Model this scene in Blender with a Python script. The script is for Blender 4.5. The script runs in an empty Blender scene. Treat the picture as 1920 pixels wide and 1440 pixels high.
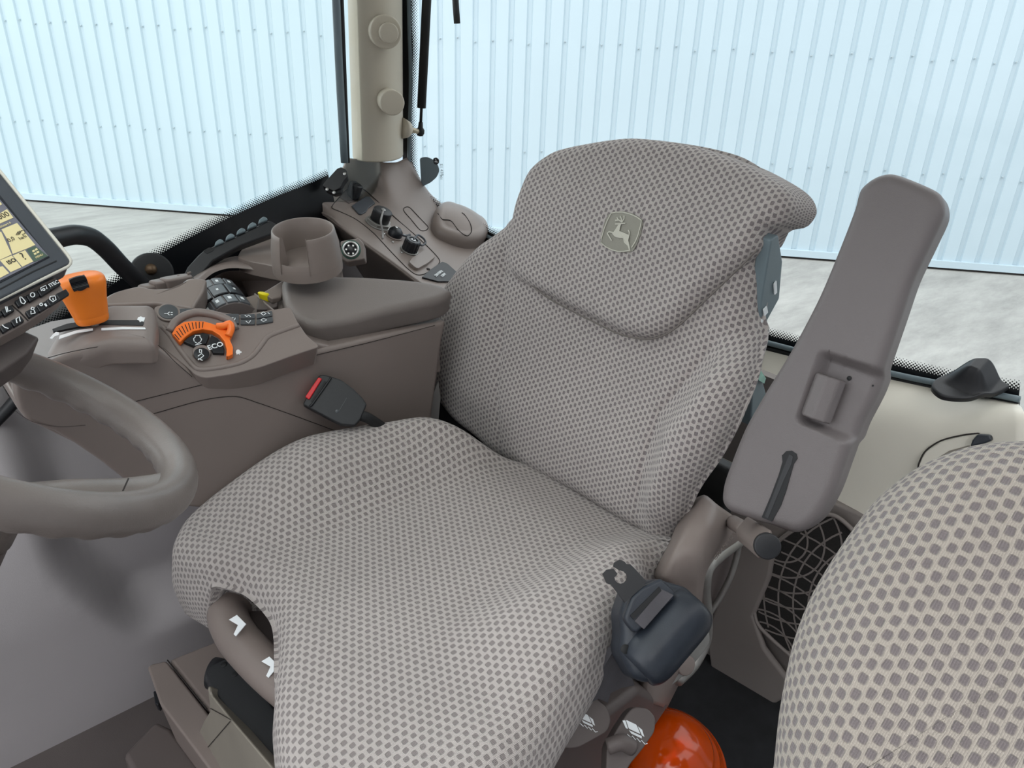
import bpy, bmesh, math, random
import numpy as np
from mathutils import Vector, Matrix
random.seed(7)
scn = bpy.context.scene
COL = scn.collection
# ---------------------------------------------------------------- camera
F = 1442.0
EYE = Vector((0, 0, 1.25))
CAMX = Vector((0.75302545, -0.65722984, 0.03164827))
CAMY = Vector((-0.26726875, -0.34946822, -0.8980197))     # image down
CAMZ = Vector((0.60126541, 0.66777309, -0.43881546))      # forward
cam = bpy.data.cameras.new('camera')
camo = bpy.data.objects.new('camera', cam); COL.objects.link(camo)
cam.sensor_width = 36; cam.sensor_fit = 'HORIZONTAL'; cam.lens = F/1920*36
cam.clip_start = 0.02; cam.clip_end = 200
mw = Matrix.Identity(4)
for i in range(3):
    mw[i][0] = CAMX[i]; mw[i][1] = -CAMY[i]; mw[i][2] = -CAMZ[i]; mw[i][3] = EYE[i]
camo.matrix_world = mw
scn.camera = camo
# ---------------------------------------------------------------- colour, sky, sun
scn.view_settings.view_transform = 'Standard'
scn.view_settings.look = 'None'
scn.view_settings.gamma = 1
scn.view_settings.use_curve_mapping = False
scn.view_settings.exposure = 0.95
world = bpy.data.worlds.new('sky'); scn.world = world; world.use_nodes = True
wn = world.node_tree; wn.nodes.clear()
wo = wn.nodes.new('ShaderNodeOutputWorld'); wb = wn.nodes.new('ShaderNodeBackground')
wt = wn.nodes.new('ShaderNodeTexCoord'); ws = wn.nodes.new('ShaderNodeSeparateXYZ'); wr = wn.nodes.new('ShaderNodeValToRGB')
wn.links.new(wt.outputs['Generated'], ws.inputs[0]); wn.links.new(ws.outputs['Z'], wr.inputs[0])
wr.color_ramp.elements[0].position = 0.0; wr.color_ramp.elements[0].color = (0.86, 0.89, 0.93, 1)
wr.color_ramp.elements[1].position = 1.0; wr.color_ramp.elements[1].color = (0.99, 1.0, 1.02, 1)
wn.links.new(wr.outputs[0], wb.inputs[0]); wb.inputs[1].default_value = 1.25
wn.links.new(wb.outputs[0], wo.inputs[0])
sun = bpy.data.lights.new('sun', 'SUN'); sun.energy = 0.5; sun.angle = math.radians(40); sun.color = (1, 0.98, 0.95)
suno = bpy.data.objects.new('sun', sun); COL.objects.link(suno)
suno.rotation_euler = Vector((-0.45, -0.75, 0.9)).to_track_quat('Z', 'Y').to_euler()
# ---------------------------------------------------------------- pixel -> point on a plane of the place
def ray(px, py): return CAMX*(px-960) + CAMY*(py-720) + CAMZ*F
def PZ(px, py, z): w = ray(px, py); return EYE + w*((z-EYE.z)/w.z)
def PY(px, py, y): w = ray(px, py); return EYE + w*(y/w.y)
def PX(px, py, x): w = ray(px, py); return EYE + w*(x/w.x)
def PD(px, py, d): return EYE + ray(px, py)*(d/F)
class Plane:
    def __init__(s, o, n, u):
        s.o = Vector(o); s.n = Vector(n).normalized(); u = Vector(u)
        s.u = (u - s.n*u.dot(s.n)).normalized(); s.v = s.n.cross(s.u)
    def hit(s, px, py, c=0):
        w = ray(px, py); o = s.o + s.n*c
        return EYE + w*(((o-EYE).dot(s.n))/(w.dot(s.n)))
    def ab(s, px, py, c=0):
        d = s.hit(px, py, c) - s.o; return (d.dot(s.u), d.dot(s.v))
    def p(s, a, b, c=0): return s.o + s.u*a + s.v*b + s.n*c
# ---------------------------------------------------------------- materials
def lin(c):
    r = []
    for v in c:
        v /= 255.0; r.append(v/12.92 if v <= 0.04045 else ((v+0.055)/1.055)**2.4)
    return (*r, 1)
class NT:
    def __init__(s, m): s.m = m; s.t = m.node_tree
    def n(s, typ, **kw):
        nd = s.t.nodes.new(typ)
        for k, v in kw.items(): setattr(nd, k, v)
        return nd
    def l(s, a, b): s.t.links.new(a, b)
    def math(s, op, a, b=None, c=None):
        nd = s.n('ShaderNodeMath', operation=op)
        for i, v in enumerate((a, b, c)):
            if v is None: continue
            if isinstance(v, (int, float)): nd.inputs[i].default_value = v
            else: s.l(v, nd.inputs[i])
        return nd.outputs[0]
def mat(name, col, rough=0.5, metal=0, bump=0.0, bscale=900, var=0.05, vscale=8, spec=0.5, trans=0, ior=1.45, coat=0):
    m = bpy.data.materials.new(name); m.use_nodes = True; t = NT(m)
    b = m.node_tree.nodes['Principled BSDF']
    b.inputs['Roughness'].default_value = rough; b.inputs['Metallic'].default_value = metal
    b.inputs['Specular IOR Level'].default_value = spec; b.inputs['Transmission Weight'].default_value = trans
    b.inputs['IOR'].default_value = ior; b.inputs['Coat Weight'].default_value = coat
    c = lin(col); tc = t.n('ShaderNodeTexCoord')
    no = t.n('ShaderNodeTexNoise'); no.inputs['Scale'].default_value = vscale; no.inputs['Detail'].default_value = 5
    t.l(tc.outputs['Object'], no.inputs['Vector'])
    mr = t.n('ShaderNodeMapRange'); mr.inputs[3].default_value = 1-var; mr.inputs[4].default_value = 1+var
    mr.inputs[1].default_value = 0.3; mr.inputs[2].default_value = 0.7
    t.l(no.outputs['Fac'], mr.inputs[0])
    vm = t.n('ShaderNodeVectorMath', operation='SCALE'); vm.inputs[0].default_value = c[:3]; t.l(mr.outputs[0], vm.inputs['Scale'])
    t.l(vm.outputs[0], b.inputs['Base Color'])
    if bump:
        n2 = t.n('ShaderNodeTexNoise'); n2.inputs['Scale'].default_value = bscale; n2.inputs['Detail'].default_value = 2
        t.l(tc.outputs['Object'], n2.inputs['Vector'])
        bp = t.n('ShaderNodeBump'); bp.inputs['Strength'].default_value = bump; bp.inputs['Distance'].default_value = 0.0006
        t.l(n2.outputs['Fac'], bp.inputs['Height']); t.l(bp.outputs[0], b.inputs['Normal'])
    return m
def fabric(name, cu, cv, soft=(0.55, 1.5), light=(187, 179, 175), dark=(130, 122, 122)):
    m = bpy.data.materials.new(name); m.use_nodes = True; t = NT(m); b = m.node_tree.nodes['Principled BSDF']
    b.inputs['Roughness'].default_value = 0.9; b.inputs['Specular IOR Level'].default_value = 0.15
    b.inputs['Sheen Weight'].default_value = 0.25; b.inputs['Sheen Roughness'].default_value = 0.5
    uv = t.n('ShaderNodeTexCoord').outputs['UV']
    nz = t.n('ShaderNodeTexNoise'); nz.inputs['Scale'].default_value = 60; t.l(uv, nz.inputs['Vector'])
    ds = t.n('ShaderNodeVectorMath', operation='SCALE'); ds.inputs['Scale'].default_value = 0.0028; t.l(nz.outputs['Color'], ds.inputs[0])
    ad = t.n('ShaderNodeVectorMath', operation='ADD'); t.l(uv, ad.inputs[0]); t.l(ds.outputs[0], ad.inputs[1])
    sp = t.n('ShaderNodeSeparateXYZ'); t.l(ad.outputs[0], sp.inputs[0])
    U = t.math('DIVIDE', sp.outputs[0], cu); V = t.math('DIVIDE', sp.outputs[1], cv)
    colm = t.math('FLOOR', U); par = t.math('MODULO', t.math('ABSOLUTE', colm), 2.0)
    V2 = t.math('ADD', V, t.math('MULTIPLY', par, 0.5))
    fu = t.math('ABSOLUTE', t.math('SUBTRACT', t.math('FRACT', U), 0.5))
    fv = t.math('ABSOLUTE', t.math('SUBTRACT', t.math('FRACT', V2), 0.5))
    pu = t.math('POWER', t.math('DIVIDE', fu, 0.33), 4.0); pv = t.math('POWER', t.math('DIVIDE', fv, 0.28), 4.0)
    d = t.math('ADD', pu, pv)
    mr = t.n('ShaderNodeMapRange', interpolation_type='SMOOTHSTEP'); mr.inputs[1].default_value = soft[0]; mr.inputs[2].default_value = soft[1]
    t.l(d, mr.inputs[0]); M = mr.outputs[0]          # 1 light, 0 dot
    # signed offset across each pit, unused; its darker side comes from the bump
    fvs = t.math('SUBTRACT', t.math('FRACT', V2), 0.5)
    yarn = t.math('SINE', t.math('MULTIPLY', sp.outputs[0], 2*math.pi/0.0015))
    yarn2 = t.math('SINE', t.math('MULTIPLY', sp.outputs[1], 2*math.pi/0.0016))
    mx = t.n('ShaderNodeMix', data_type='RGBA'); mx.inputs[6].default_value = lin(dark); mx.inputs[7].default_value = lin(light)
    t.l(M, mx.inputs[0])
    big = t.n('ShaderNodeTexNoise'); big.inputs['Scale'].default_value = 7; t.l(uv, big.inputs['Vector'])
    fz = t.n('ShaderNodeTexNoise'); fz.inputs['Scale'].default_value = 900; fz.inputs['Detail'].default_value = 3; t.l(uv, fz.inputs['Vector'])
    f1 = t.math('MULTIPLY_ADD', big.outputs['Fac'], 0.16, 0.92)
    f2 = t.math('MULTIPLY_ADD', fz.outputs['Fac'], 0.35, 0.825)
    f3 = t.math('MULTIPLY_ADD', yarn, 0.07, 1.0)
    f = t.math('MULTIPLY', t.math('MULTIPLY', f1, f2), f3)
    vm = t.n('ShaderNodeVectorMath', operation='SCALE'); t.l(mx.outputs[2], vm.inputs[0]); t.l(f, vm.inputs['Scale'])
    t.l(vm.outputs[0], b.inputs['Base Color'])
    h = t.math('ADD', t.math('MULTIPLY', M, 1.0), t.math('ADD', t.math('MULTIPLY', yarn, 0.16), t.math('MULTIPLY', yarn2, 0.05)))
    bp = t.n('ShaderNodeBump'); bp.inputs['Strength'].default_value = 0.85; bp.inputs['Distance'].default_value = 0.0020
    t.l(h, bp.inputs['Height']); t.l(bp.outputs[0], b.inputs['Normal'])
    return m
M = {}
M['taupe'] = mat('taupe_plastic', (127, 116, 111), 0.42, bump=0.25, bscale=1400, var=0.03)
M['taupe2'] = mat('taupe_plastic_smooth', (128, 117, 111), 0.4, bump=0.1, bscale=1400, var=0.04)
M['taupe_dark'] = mat('dark_taupe_plastic', (92, 84, 82), 0.5, bump=0.2)
M['pad'] = mat('armrest_pad', (118, 110, 106), 0.48, bump=0.5, bscale=900, var=0.05)
M['arm'] = mat('armrest_grey', (108, 102, 102), 0.45, bump=0.55, bscale=1100, var=0.03)
M['cream'] = mat('cream_trim', (216, 212, 200), 0.45, bump=0.25, bscale=1200, var=0.03)
M['pillar'] = mat('pillar_trim', (186, 178, 162), 0.5, bump=0.3, bscale=900, var=0.03)
M['fender'] = mat('lavender_grey_trim', (170, 165, 167), 0.4, bump=0.35, bscale=1100, var=0.05, vscale=4)
M['rear'] = mat('grey_rear_trim', (120, 113, 109), 0.55, bump=0.3)
M['black'] = mat('black_plastic', (34, 35, 38), 0.45, bump=0.2)
M['rubber'] = mat('black_rubber', (22, 23, 25), 0.6)
M['navy'] = mat('dark_blue_grey_plastic', (42, 47, 55), 0.38, bump=0.3, var=0.12, vscale=30)
M['bezel'] = mat('monitor_bezel', (66, 70, 76), 0.4, bump=0.2)
M['key'] = mat('black_key', (24, 26, 31), 0.35)
M['keygrey'] = mat('grey_key', (74, 77, 80), 0.4)
M['white'] = mat('white_print', (228, 232, 234), 0.5, var=0.0)
M['orange'] = mat('orange_plastic', (240, 128, 38), 0.38, bump=0.1, var=0.03)
M['orange2'] = mat('orange_dial', (247, 120, 42), 0.36, var=0.03)
M['dkline'] = mat('dark_gap', (40, 34, 32), 0.8, var=0)
M['red'] = mat('red_button', (214, 36, 44), 0.35)
M['yellow'] = mat('yellow_button', (240, 222, 30), 0.35)
M['metal'] = mat('bare_metal', (190, 190, 188), 0.3, metal=1)
M['metaldull'] = mat('dull_cast_metal', (150, 148, 144), 0.5, metal=0.7, var=0.1, vscale=40)
M['rod'] = mat('tan_screw', (170, 160, 140), 0.4, metal=0.6)
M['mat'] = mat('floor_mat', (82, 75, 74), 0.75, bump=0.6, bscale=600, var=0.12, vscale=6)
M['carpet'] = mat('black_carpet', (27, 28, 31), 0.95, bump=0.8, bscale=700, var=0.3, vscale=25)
M['wheel'] = mat('steering_grip', (116, 108, 104), 0.36, bump=0.35, bscale=700, var=0.12, vscale=14)
M['belt'] = mat('dusty_webbing', (78, 76, 80), 0.9, bump=0.6, bscale=500, var=0.15, vscale=20)
M['beltgrey'] = mat('grey_webbing', (150, 148, 146), 0.9)
M['emblem'] = mat('emblem_cloth', (142, 140, 130), 0.9, bump=0.6, bscale=600)
M['emblemline'] = mat('emblem_thread', (190, 188, 176), 0.9)
M['teal'] = mat('grey_blue_shell', (104, 118, 124), 0.4)
M['mint'] = mat('pale_green_film', (150, 190, 176), 0.5, var=0.15, vscale=60)
M['tan'] = mat('dusty_beige_plastic', (134, 128, 118), 0.55, bump=0.3, var=0.08)
M['fab_seat'] = fabric('seat_cloth', 0.0092, 0.0110, soft=(0.3, 1.6), dark=(137, 129, 127))
M['fab_back'] = fabric('backrest_cloth', 0.0078, 0.0106)
M['fab_front'] = fabric('passenger_cloth', 0.0078, 0.0106, soft=(0.1, 2.4), light=(174, 165, 155), dark=(124, 116, 116))

def m_ground():
    m = mat('concrete_yard', (168, 167, 163), 0.9, var=0.0); t = NT(m); b = m.node_tree.nodes['Principled BSDF']
    tc = t.n('ShaderNodeTexCoord'); mp = t.n('ShaderNodeMapping'); mp.inputs['Scale'].default_value = (0.5, 1.6, 1); mp.inputs['Rotation'].default_value = (0, 0, 0.72)
    t.l(tc.outputs['Object'], mp.inputs[0])
    n1 = t.n('ShaderNodeTexNoise'); n1.inputs['Scale'].default_value = 2.6; n1.inputs['Detail'].default_value = 12; n1.inputs['Roughness'].default_value = 0.72
    t.l(mp.outputs[0], n1.inputs['Vector'])
    r = t.n('ShaderNodeValToRGB'); r.color_ramp.elements[0].position = 0.3; r.color_ramp.elements[0].color = lin((140, 139, 136))
    r.color_ramp.elements[1].position = 0.68; r.color_ramp.elements[1].color = lin((172, 171, 167)); t.l(n1.outputs['Fac'], r.inputs[0])
    t.l(r.outputs[0], b.inputs['Base Color']); return m
M['ground'] = m_ground()
M['clad'] = mat('white_cladding', (185, 202, 211), 0.45, var=0.02, vscale=0.7)
M['screw'] = mat('cladding_screw', (170, 184, 190), 0.5, var=0)
def m_glass(name, tint=(0.97, 1.0, 0.99)):
    m = bpy.data.materials.new(name); m.use_nodes = True; t = NT(m); m.node_tree.nodes.clear()
    o = t.n('ShaderNodeOutputMaterial'); tr = t.n('ShaderNodeBsdfTransparent'); tr.inputs[0].default_value = (*tint, 1)
    g = t.n('ShaderNodeBsdfGlossy'); g.inputs['Roughness'].default_value = 0.03
    fr = t.n('ShaderNodeFresnel'); fr.inputs[0].default_value = 1.3; mx = t.n('ShaderNodeMixShader')
    t.l(fr.outputs[0], mx.inputs[0]); t.l(tr.outputs[0], mx.inputs[1]); t.l(g.outputs[0], mx.inputs[2]); t.l(mx.outputs[0], o.inputs[0])
    return m
M['glass'] = m_glass('window_glass'); M['amber'] = mat('amber_lens', (226, 84, 8), 0.12, trans=0.45, ior=1.45, var=0.0)
def m_frit():
    # black ceramic border: solid near the frame, breaking into dots towards the clear glass (v in metres from the solid edge)
    m = bpy.data.materials.new('black_dotted_border'); m.use_nodes = True; t = NT(m); m.node_tree.nodes.clear()
    o = t.n('ShaderNodeOutputMaterial'); tr = t.n('ShaderNodeBsdfTransparent')
    p = t.n('ShaderNodeBsdfPrincipled'); p.inputs['Base Color'].default_value = lin((14, 16, 20)); p.inputs['Roughness'].default_value = 0.35
    uv = t.n('ShaderNodeTexCoord').outputs['UV']; sp = t.n('ShaderNodeSeparateXYZ'); t.l(uv, sp.inputs[0])
    P = 0.0058
    U = t.math('DIVIDE', sp.outputs[0], P); V = t.math('DIVIDE', sp.outputs[1], P*0.5)
    row = t.math('FLOOR', V); par = t.math('MODULO', t.math('ABSOLUTE', row), 2.0)
    fu = t.math('SUBTRACT', t.math('FRACT', t.math('ADD', U, t.math('MULTIPLY', par, 0.5))), 0.5)
    fv = t.math('MULTIPLY', t.math('SUBTRACT', t.math('FRACT', V), 0.5), 0.5)
    d = t.math('SQRT', t.math('ADD', t.math('MULTIPLY', fu, fu), t.math('MULTIPLY', fv, fv)))
    rad = t.n('ShaderNodeMapRange'); rad.inputs[1].default_value = 0; rad.inputs[2].default_value = 0.017
    rad.inputs[3].default_value = 0.48; rad.inputs[4].default_value = 0.10; t.l(sp.outputs[1], rad.inputs[0])
    a = t.math('MAXIMUM', t.math('LESS_THAN', d, rad.outputs[0]), t.math('LESS_THAN', sp.outputs[1], 0.0008))
    a = t.math('MULTIPLY', a, t.math('LESS_THAN', sp.outputs[1], 0.0175))
    mx = t.n('ShaderNodeMixShader'); t.l(a, mx.inputs[0]); t.l(tr.outputs[0], mx.inputs[1]); t.l(p.outputs[0], mx.inputs[2]); t.l(mx.outputs[0], o.inputs[0])
    return m
M['frit'] = m_frit()
# ---------------------------------------------------------------- object helpers
def link(name, verts, faces, m, parent=None, smooth=True, uvs=None):
    me = bpy.data.meshes.new(name); off = Vector(parent['_o']) if parent else Vector((0, 0, 0))
    me.from_pydata([tuple(Vector(v)-off) for v in verts], [], faces); me.validate(); me.update()
    if uvs is not None:
        ul = me.uv_layers.new(name='UVMap')
        for lp in me.loops: ul.data[lp.index].uv = uvs[lp.vertex_index]
    if smooth:
        for p in me.polygons: p.use_smooth = True
    me.materials.append(M[m] if isinstance(m, str) else m)
    o = bpy.data.objects.new(name, me); COL.objects.link(o)
    if parent is not None: o.parent = parent
    o['_o'] = [0.0, 0.0, 0.0] if parent is None else list(off)
    return o
def root(name, loc, label, cat, group=None):
    o = bpy.data.objects.new(name, None); COL.objects.link(o); o.location = loc; o['_o'] = list(loc)
    o.empty_display_size = 0.02
    return tag(o, label, cat, group)
def tag(o, label, cat, group=None):
    o['label'] = label; o['category'] = cat
    if group: o['group'] = group
    return o
def struct(o): o['kind'] = 'structure'; return o
def bevel(o, w, seg=3, ang=30):
    b = o.modifiers.new('bevel', 'BEVEL'); b.width = w; b.segments = seg; b.limit_method = 'ANGLE'; b.angle_limit = math.radians(ang)
    b.harden_normals = True; return o
def spline(pts, n, closed=False):
    pts = [Vector(p) for p in pts]; k = len(pts); segs = k if closed else k-1
    dense = []
    for i in range(segs):
        if closed: p0, p1, p2, p3 = pts[(i-1) % k], pts[i], pts[(i+1) % k], pts[(i+2) % k]
        else:
            p1, p2 = pts[i], pts[i+1]; p0 = pts[i-1] if i else p1*2-p2; p3 = pts[i+2] if i+2 < k else p2*2-p1
        for j in range(12):
            t = j/12; t2, t3 = t*t, t*t*t
            # centripetal-ish: damp overshoot with reduced tension
            m1 = (p2-p0)*0.42; m2 = (p3-p1)*0.42
            dense.append(p1*(2*t3-3*t2+1)+m1*(t3-2*t2+t)+p2*(-2*t3+3*t2)+m2*(t3-t2))
    dense.append(pts[0] if closed else pts[-1])
    L = [0]
    for a, b in zip(dense, dense[1:]): L.append(L[-1]+(b-a).length)
    out = []; j = 0
    for i in range(n):
        s = L[-1]*i/(n if closed else n-1)
        while j < len(L)-2 and L[j+1] < s: j += 1
        d = L[j+1]-L[j]; t = (s-L[j])/d if d > 1e-12 else 0
        out.append(dense[j].lerp(dense[j+1], t))
    return out
def rnd(pts, r, seg=4):
    """round the corners of a polygon (2-D or 3-D points)"""
    pts = [Vector(p) for p in pts]; out = []; k = len(pts)
    for i in range(k):
        a, b, c = pts[i-1], pts[i], pts[(i+1) % k]
        d1, d2 = (a-b), (c-b); rr = min(r, d1.length*0.45, d2.length*0.45)
        p, q = b+d1.normalized()*rr, b+d2.normalized()*rr
        for j in range(seg+1):
            t = j/seg; out.append(p*(1-t)**2 + b*2*t*(1-t) + q*t*t)
    return out
def prism(name, pts, off, m, parent=None, bv=0.0, seg=3, smooth=True):
    """outline (3-D points) pushed through by the vector off, a closed solid"""
    k = len(pts); off = Vector(off); v = [Vector(p) for p in pts]+[Vector(p)+off for p in pts]
    f = [list(range(k)), list(range(2*k-1, k-1, -1))]+[[i, i+k, (i+1) % k+k, (i+1) % k] for i in range(k)]
    nn = Vector((0, 0, 0))
    for i in range(k): nn += v[i].cross(v[(i+1) % k])
    if nn.dot(off) > 0: f = [list(reversed(x)) for x in f]
    o = link(name, v, f, m, parent, smooth=bv > 0 and smooth)
    if bv: bevel(o, bv, seg)
    return o
def plate(name, pl, px, m, parent=None, c0=0.0, th=0.004, bv=0.0, r=0.0, seg=3, raw=False):
    """outline traced in the picture on a real plane pl, thickness th below its face at height c0"""
    ab = px if raw else [pl.ab(x, y, c0) for x, y in px]
    if r: ab = [tuple(v) for v in rnd([(a, b) for a, b in ab], r)]
    return prism(name, [pl.p(a, b, c0) for a, b in ab], pl.n*(-th), m, parent, bv, seg)
def frames(pts, closed):
    n = len(pts); T = []
    for i in range(n):
        a = pts[i-1] if (i or closed) else pts[0]; b = pts[(i+1) % n] if (i < n-1 or closed) else pts[-1]
        T.append((b-a).normalized())
    u = T[0].orthogonal().normalized(); out = []
    for t in T:
        u = (u - t*u.dot(t)).normalized(); out.append((u, t.cross(u)))
    return out
def tube(name, pts, r, m, parent=None, n=12, seg=40, closed=False, smoothpath=True, rf=None):
    P = spline(pts, seg, closed) if smoothpath else [Vector(p) for p in pts]
    fr = frames(P, closed); v = []; f = []; k = len(P)
    for i, (p, (a, b)) in enumerate(zip(P, fr)):
        rr = r if rf is None else rf(i/(k-1))
        for j in range(n):
            t = 2*math.pi*j/n; v.append(p+a*math.cos(t)*rr+b*math.sin(t)*rr)
    for i in range(k if closed else k-1):
        for j in range(n):
            i2 = (i+1) % k; f.append([i*n+j, i*n+(j+1) % n, i2*n+(j+1) % n, i2*n+j])
    if not closed: f.append(list(range(n-1, -1, -1))); f.append([(k-1)*n+j for j in range(n)])
    return link(name, v, f, m, parent)
def lathe(name, prof, o, axis, m, parent=None, n=48, a0=0, a1=2*math.pi, xdir=None):
    """prof: (radius, height) pairs turned about axis through o"""
    ax = Vector(axis).normalized(); u = (Vector(xdir) - ax*Vector(xdir).dot(ax)).normalized() if xdir else ax.orthogonal().normalized(); w = ax.cross(u); o = Vector(o)
    full = abs(a1-a0-2*math.pi) < 1e-6; cols = n if full else n+1; v = []; f = []
    for i in range(cols):
        t = a0+(a1-a0)*i/n
        for r, h in prof: v.append(o+ax*h+(u*math.cos(t)+w*math.sin(t))*r)
    k = len(prof)
    for i in range(n):
        for j in range(k-1):
            a, b = i*k+j, ((i+1) % cols)*k+j; f.append([a, b, b+1, a+1])
    ob = link(name, v, f, m, parent)
    return ob
def cyl(name, o, axis, r, h, m, parent=None, bv=0.0, n=40, r2=None):
    r2 = r if r2 is None else r2; b = min(bv, r2*0.9, h*0.45) if bv else 0
    if b: prof = [(1e-5, 0), (r, 0), (r2 if r2 == r else r+(r2-r)*(h-b)/h, h-b)]+[(r2-b+b*math.cos(t), h-b+b*math.sin(t)) for t in (0.5, 1.0, 1.57)]+[(1e-5, h)]
    else: prof = [(1e-5, 0), (r, 0), (r2, h), (1e-5, h)]
    # duplicate rim points keep the edges crisp
    p2 = []
    for q in prof:
        p2.append(q)
        if not b: p2.append(q)
    o_ = lathe(name, prof if b else [(1e-5, 0), (r-0.0002, 0), (r, 0.0002), (r2, h-0.0002), (r2-0.0002, h), (1e-5, h)], o, axis, m, parent, n)
    return o_
def pillow(name, outline, cen, top, R, depth, frame, m, parent=None, N=26, MO=150, Rb=None, close=True, uvs=1.0, smooth_in=12, bulge=0.0, sharp=False):
    """a stuffed shape: outline in local (a,b), crown height top(a,b), edge radius R, side depth; frame maps (a,b,c) to the world"""
    O = outline if sharp else spline([Vector((a, b, 0)) for a, b in outline], MO, True)
    O = [Vector((p[0], p[1], 0)) for p in O]; MO = len(O)
    C = Vector((cen[0], cen[1], 0)); v = []; uv = []; rings = []
    nrm = []
    area = sum(O[i].x*O[(i+1) % MO].y-O[(i+1) % MO].x*O[i].y for i in range(MO))
    for i in range(MO):
        t = (O[(i+1) % MO]-O[i-1]).normalized(); nn = Vector((t.y, -t.x, 0))
        if area < 0: nn = -nn
        nrm.append(nn)
    dp = depth if callable(depth) else (lambda a, b: depth)
    def add(fn):
        ids = []
        for i in range(MO):
            p, c, q = fn(i); ids.append(len(v)); v.append(frame(p.x, p.y, c)); uv.append((q.x*uvs, q.y*uvs))
        rings.append(ids)
    v.append(frame(C.x, C.y, top(C.x, C.y))); uv.append((C.x*uvs, C.y*uvs))
    inner = [ (O[i]-nrm[i]*R) for i in range(MO) ]
    for _ in range(smooth_in): inner = [(inner[i-1]+inner[i]*2+inner[(i+1) % MO])/4 for i in range(MO)]
    nrm = [((O[i]-inner[i])/R if R > 1e-6 else nrm[i]) for i in range(MO)] if not sharp else nrm
    for k in range(1, N+1):
        s = k/N
        def fn(i, s=s):
            p = C.lerp(inner[i], s); return p, top(p.x, p.y), p
        add(fn)
    for k in range(1, 8):
        ph = k/8*math.pi/2
        def fn(i, ph=ph):
            p = inner[i]+nrm[i]*(R*math.sin(ph)); q = inner[i]+nrm[i]*(R*ph)
            return p, top(inner[i].x, inner[i].y)-R*(1-math.cos(ph)), q
        add(fn)
    Rb_ = R*0.5 if Rb is None else Rb
    for k in range(0, 7):
        s = k/6
        def fn(i, s=s):
            a, b = inner[i].x, inner[i].y; d = dp(O[i].x, O[i].y); c0 = top(a, b)-R; L = max(d-R-Rb_, 0.0005)
            p = O[i]+nrm[i]*(bulge*math.sin(math.pi*s)); q = inner[i]+nrm[i]*(R*1.57+L*s)
            return p, c0-L*s, q
        add(fn)
    for k in range(1, 6):
        ph = k/5*math.pi/2
        def fn(i, ph=ph):
            a, b = inner[i].x, inner[i].y; d = dp(O[i].x, O[i].y); L = max(d-R-Rb_, 0.0005); c0 = top(a, b)-R-L
            p = O[i]-nrm[i]*(Rb_*(1-math.cos(ph))); q = inner[i]+nrm[i]*(R*1.57+L+Rb_*ph)
            return p, c0-Rb_*math.sin(ph), q
        add(fn)
    f = []
    r0 = rings[0]
    for i in range(MO): f.append([0, r0[i], r0[(i+1) % MO]])
    for a, b in zip(rings, rings[1:]):
        for i in range(MO): f.append([a[i], b[i], b[(i+1) % MO], a[(i+1) % MO]])
    if close:
        def fn(i):
            p = O[i].lerp(C, 0.6); a, b = inner[i].x, inner[i].y
            return p, min(top(a, b), top(C.x, C.y))-max(dp(O[i].x, O[i].y), R+Rb_), p
        add(fn); a, b = rings[-2], rings[-1]
        for i in range(MO): f.append([a[i], b[i], b[(i+1) % MO], a[(i+1) % MO]])
        f.append(list(b))
    # orient outwards
    e1, e2, e3 = Vector(frame(C.x+0.01, C.y, 0))-Vector(frame(C.x, C.y, 0)), Vector(frame(C.x, C.y+0.01, 0))-Vector(frame(C.x, C.y, 0)), Vector(frame(C.x, C.y, 0.01))-Vector(frame(C.x, C.y, 0))
    sgn = e1.cross(e2).dot(e3)*area
    if sgn < 0: f = [list(reversed(x)) for x in f]
    return link(name, v, f, m, parent, True, uv)
def loft(name, curves, m, parent=None, n=60, rows=None, th=None, thdir=None, sm=True, uvm=False):
    """surface through curves (each a list of 3-D points), smooth along and across"""
    G = [spline(c, n) for c in curves]
    if rows:
        cols = [spline([g[i] for g in G], rows) for i in range(n)]
        G = [[cols[i][j] for i in range(n)] for j in range(rows)]
    R_ = len(G); v = [p for g in G for p in g]
    f = [[j*n+i, j*n+i+1, (j+1)*n+i+1, (j+1)*n+i] for j in range(R_-1) for i in range(n-1)]
    uv = None
    if uvm:
        uv = []
        for j, g in enumerate(G):
            s = 0
            for i, p in enumerate(g):
                if i: s += (p-g[i-1]).length
                uv.append((s, j/(R_-1)))
    o = link(name, v, f, m, parent, sm, uv)
    if th:
        md = o.modifiers.new('solid', 'SOLIDIFY'); md.thickness = th; md.offset = -1
    return o
def orient(o, toward=EYE):
    """flip a sheet so that its faces look towards the given point"""
    me = o.data; s = 0; off = Vector(o['_o'])
    for p in me.polygons: s += p.normal.dot((toward-off-p.center))*p.area
    if s < 0: me.flip_normals()
    return o
def text(name, s, pl, a, b, size, m, parent, rot=0.0, c=0.0006, th=0.0002, bold=False, shear=0, align='CENTER', sx=1.0):
    cu = bpy.data.curves.new('t', 'FONT'); cu.body = s; cu.size = size; cu.extrude = th; cu.align_x = align; cu.align_y = 'CENTER'; cu.resolution_u = 3
    if bold: cu.offset = size*0.02
    cu.shear = shear
    ob = bpy.data.objects.new('t', cu); COL.objects.link(ob); dg = bpy.context.evaluated_depsgraph_get(); dg.update()
    me = bpy.data.meshes.new_from_object(ob.evaluated_get(dg)); cr, sr = math.cos(rot), math.sin(rot)
    vs = [pl.p(a+(v.co.x*sx*cr-v.co.y*sr), b+(v.co.x*sx*sr+v.co.y*cr), c+v.co.z) for v in me.vertices]
    fs = [list(p.vertices) for p in me.polygons]
    bpy.data.objects.remove(ob); bpy.data.curves.remove(cu); bpy.data.meshes.remove(me)
    return link(name, vs, fs, m, parent, False)
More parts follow.
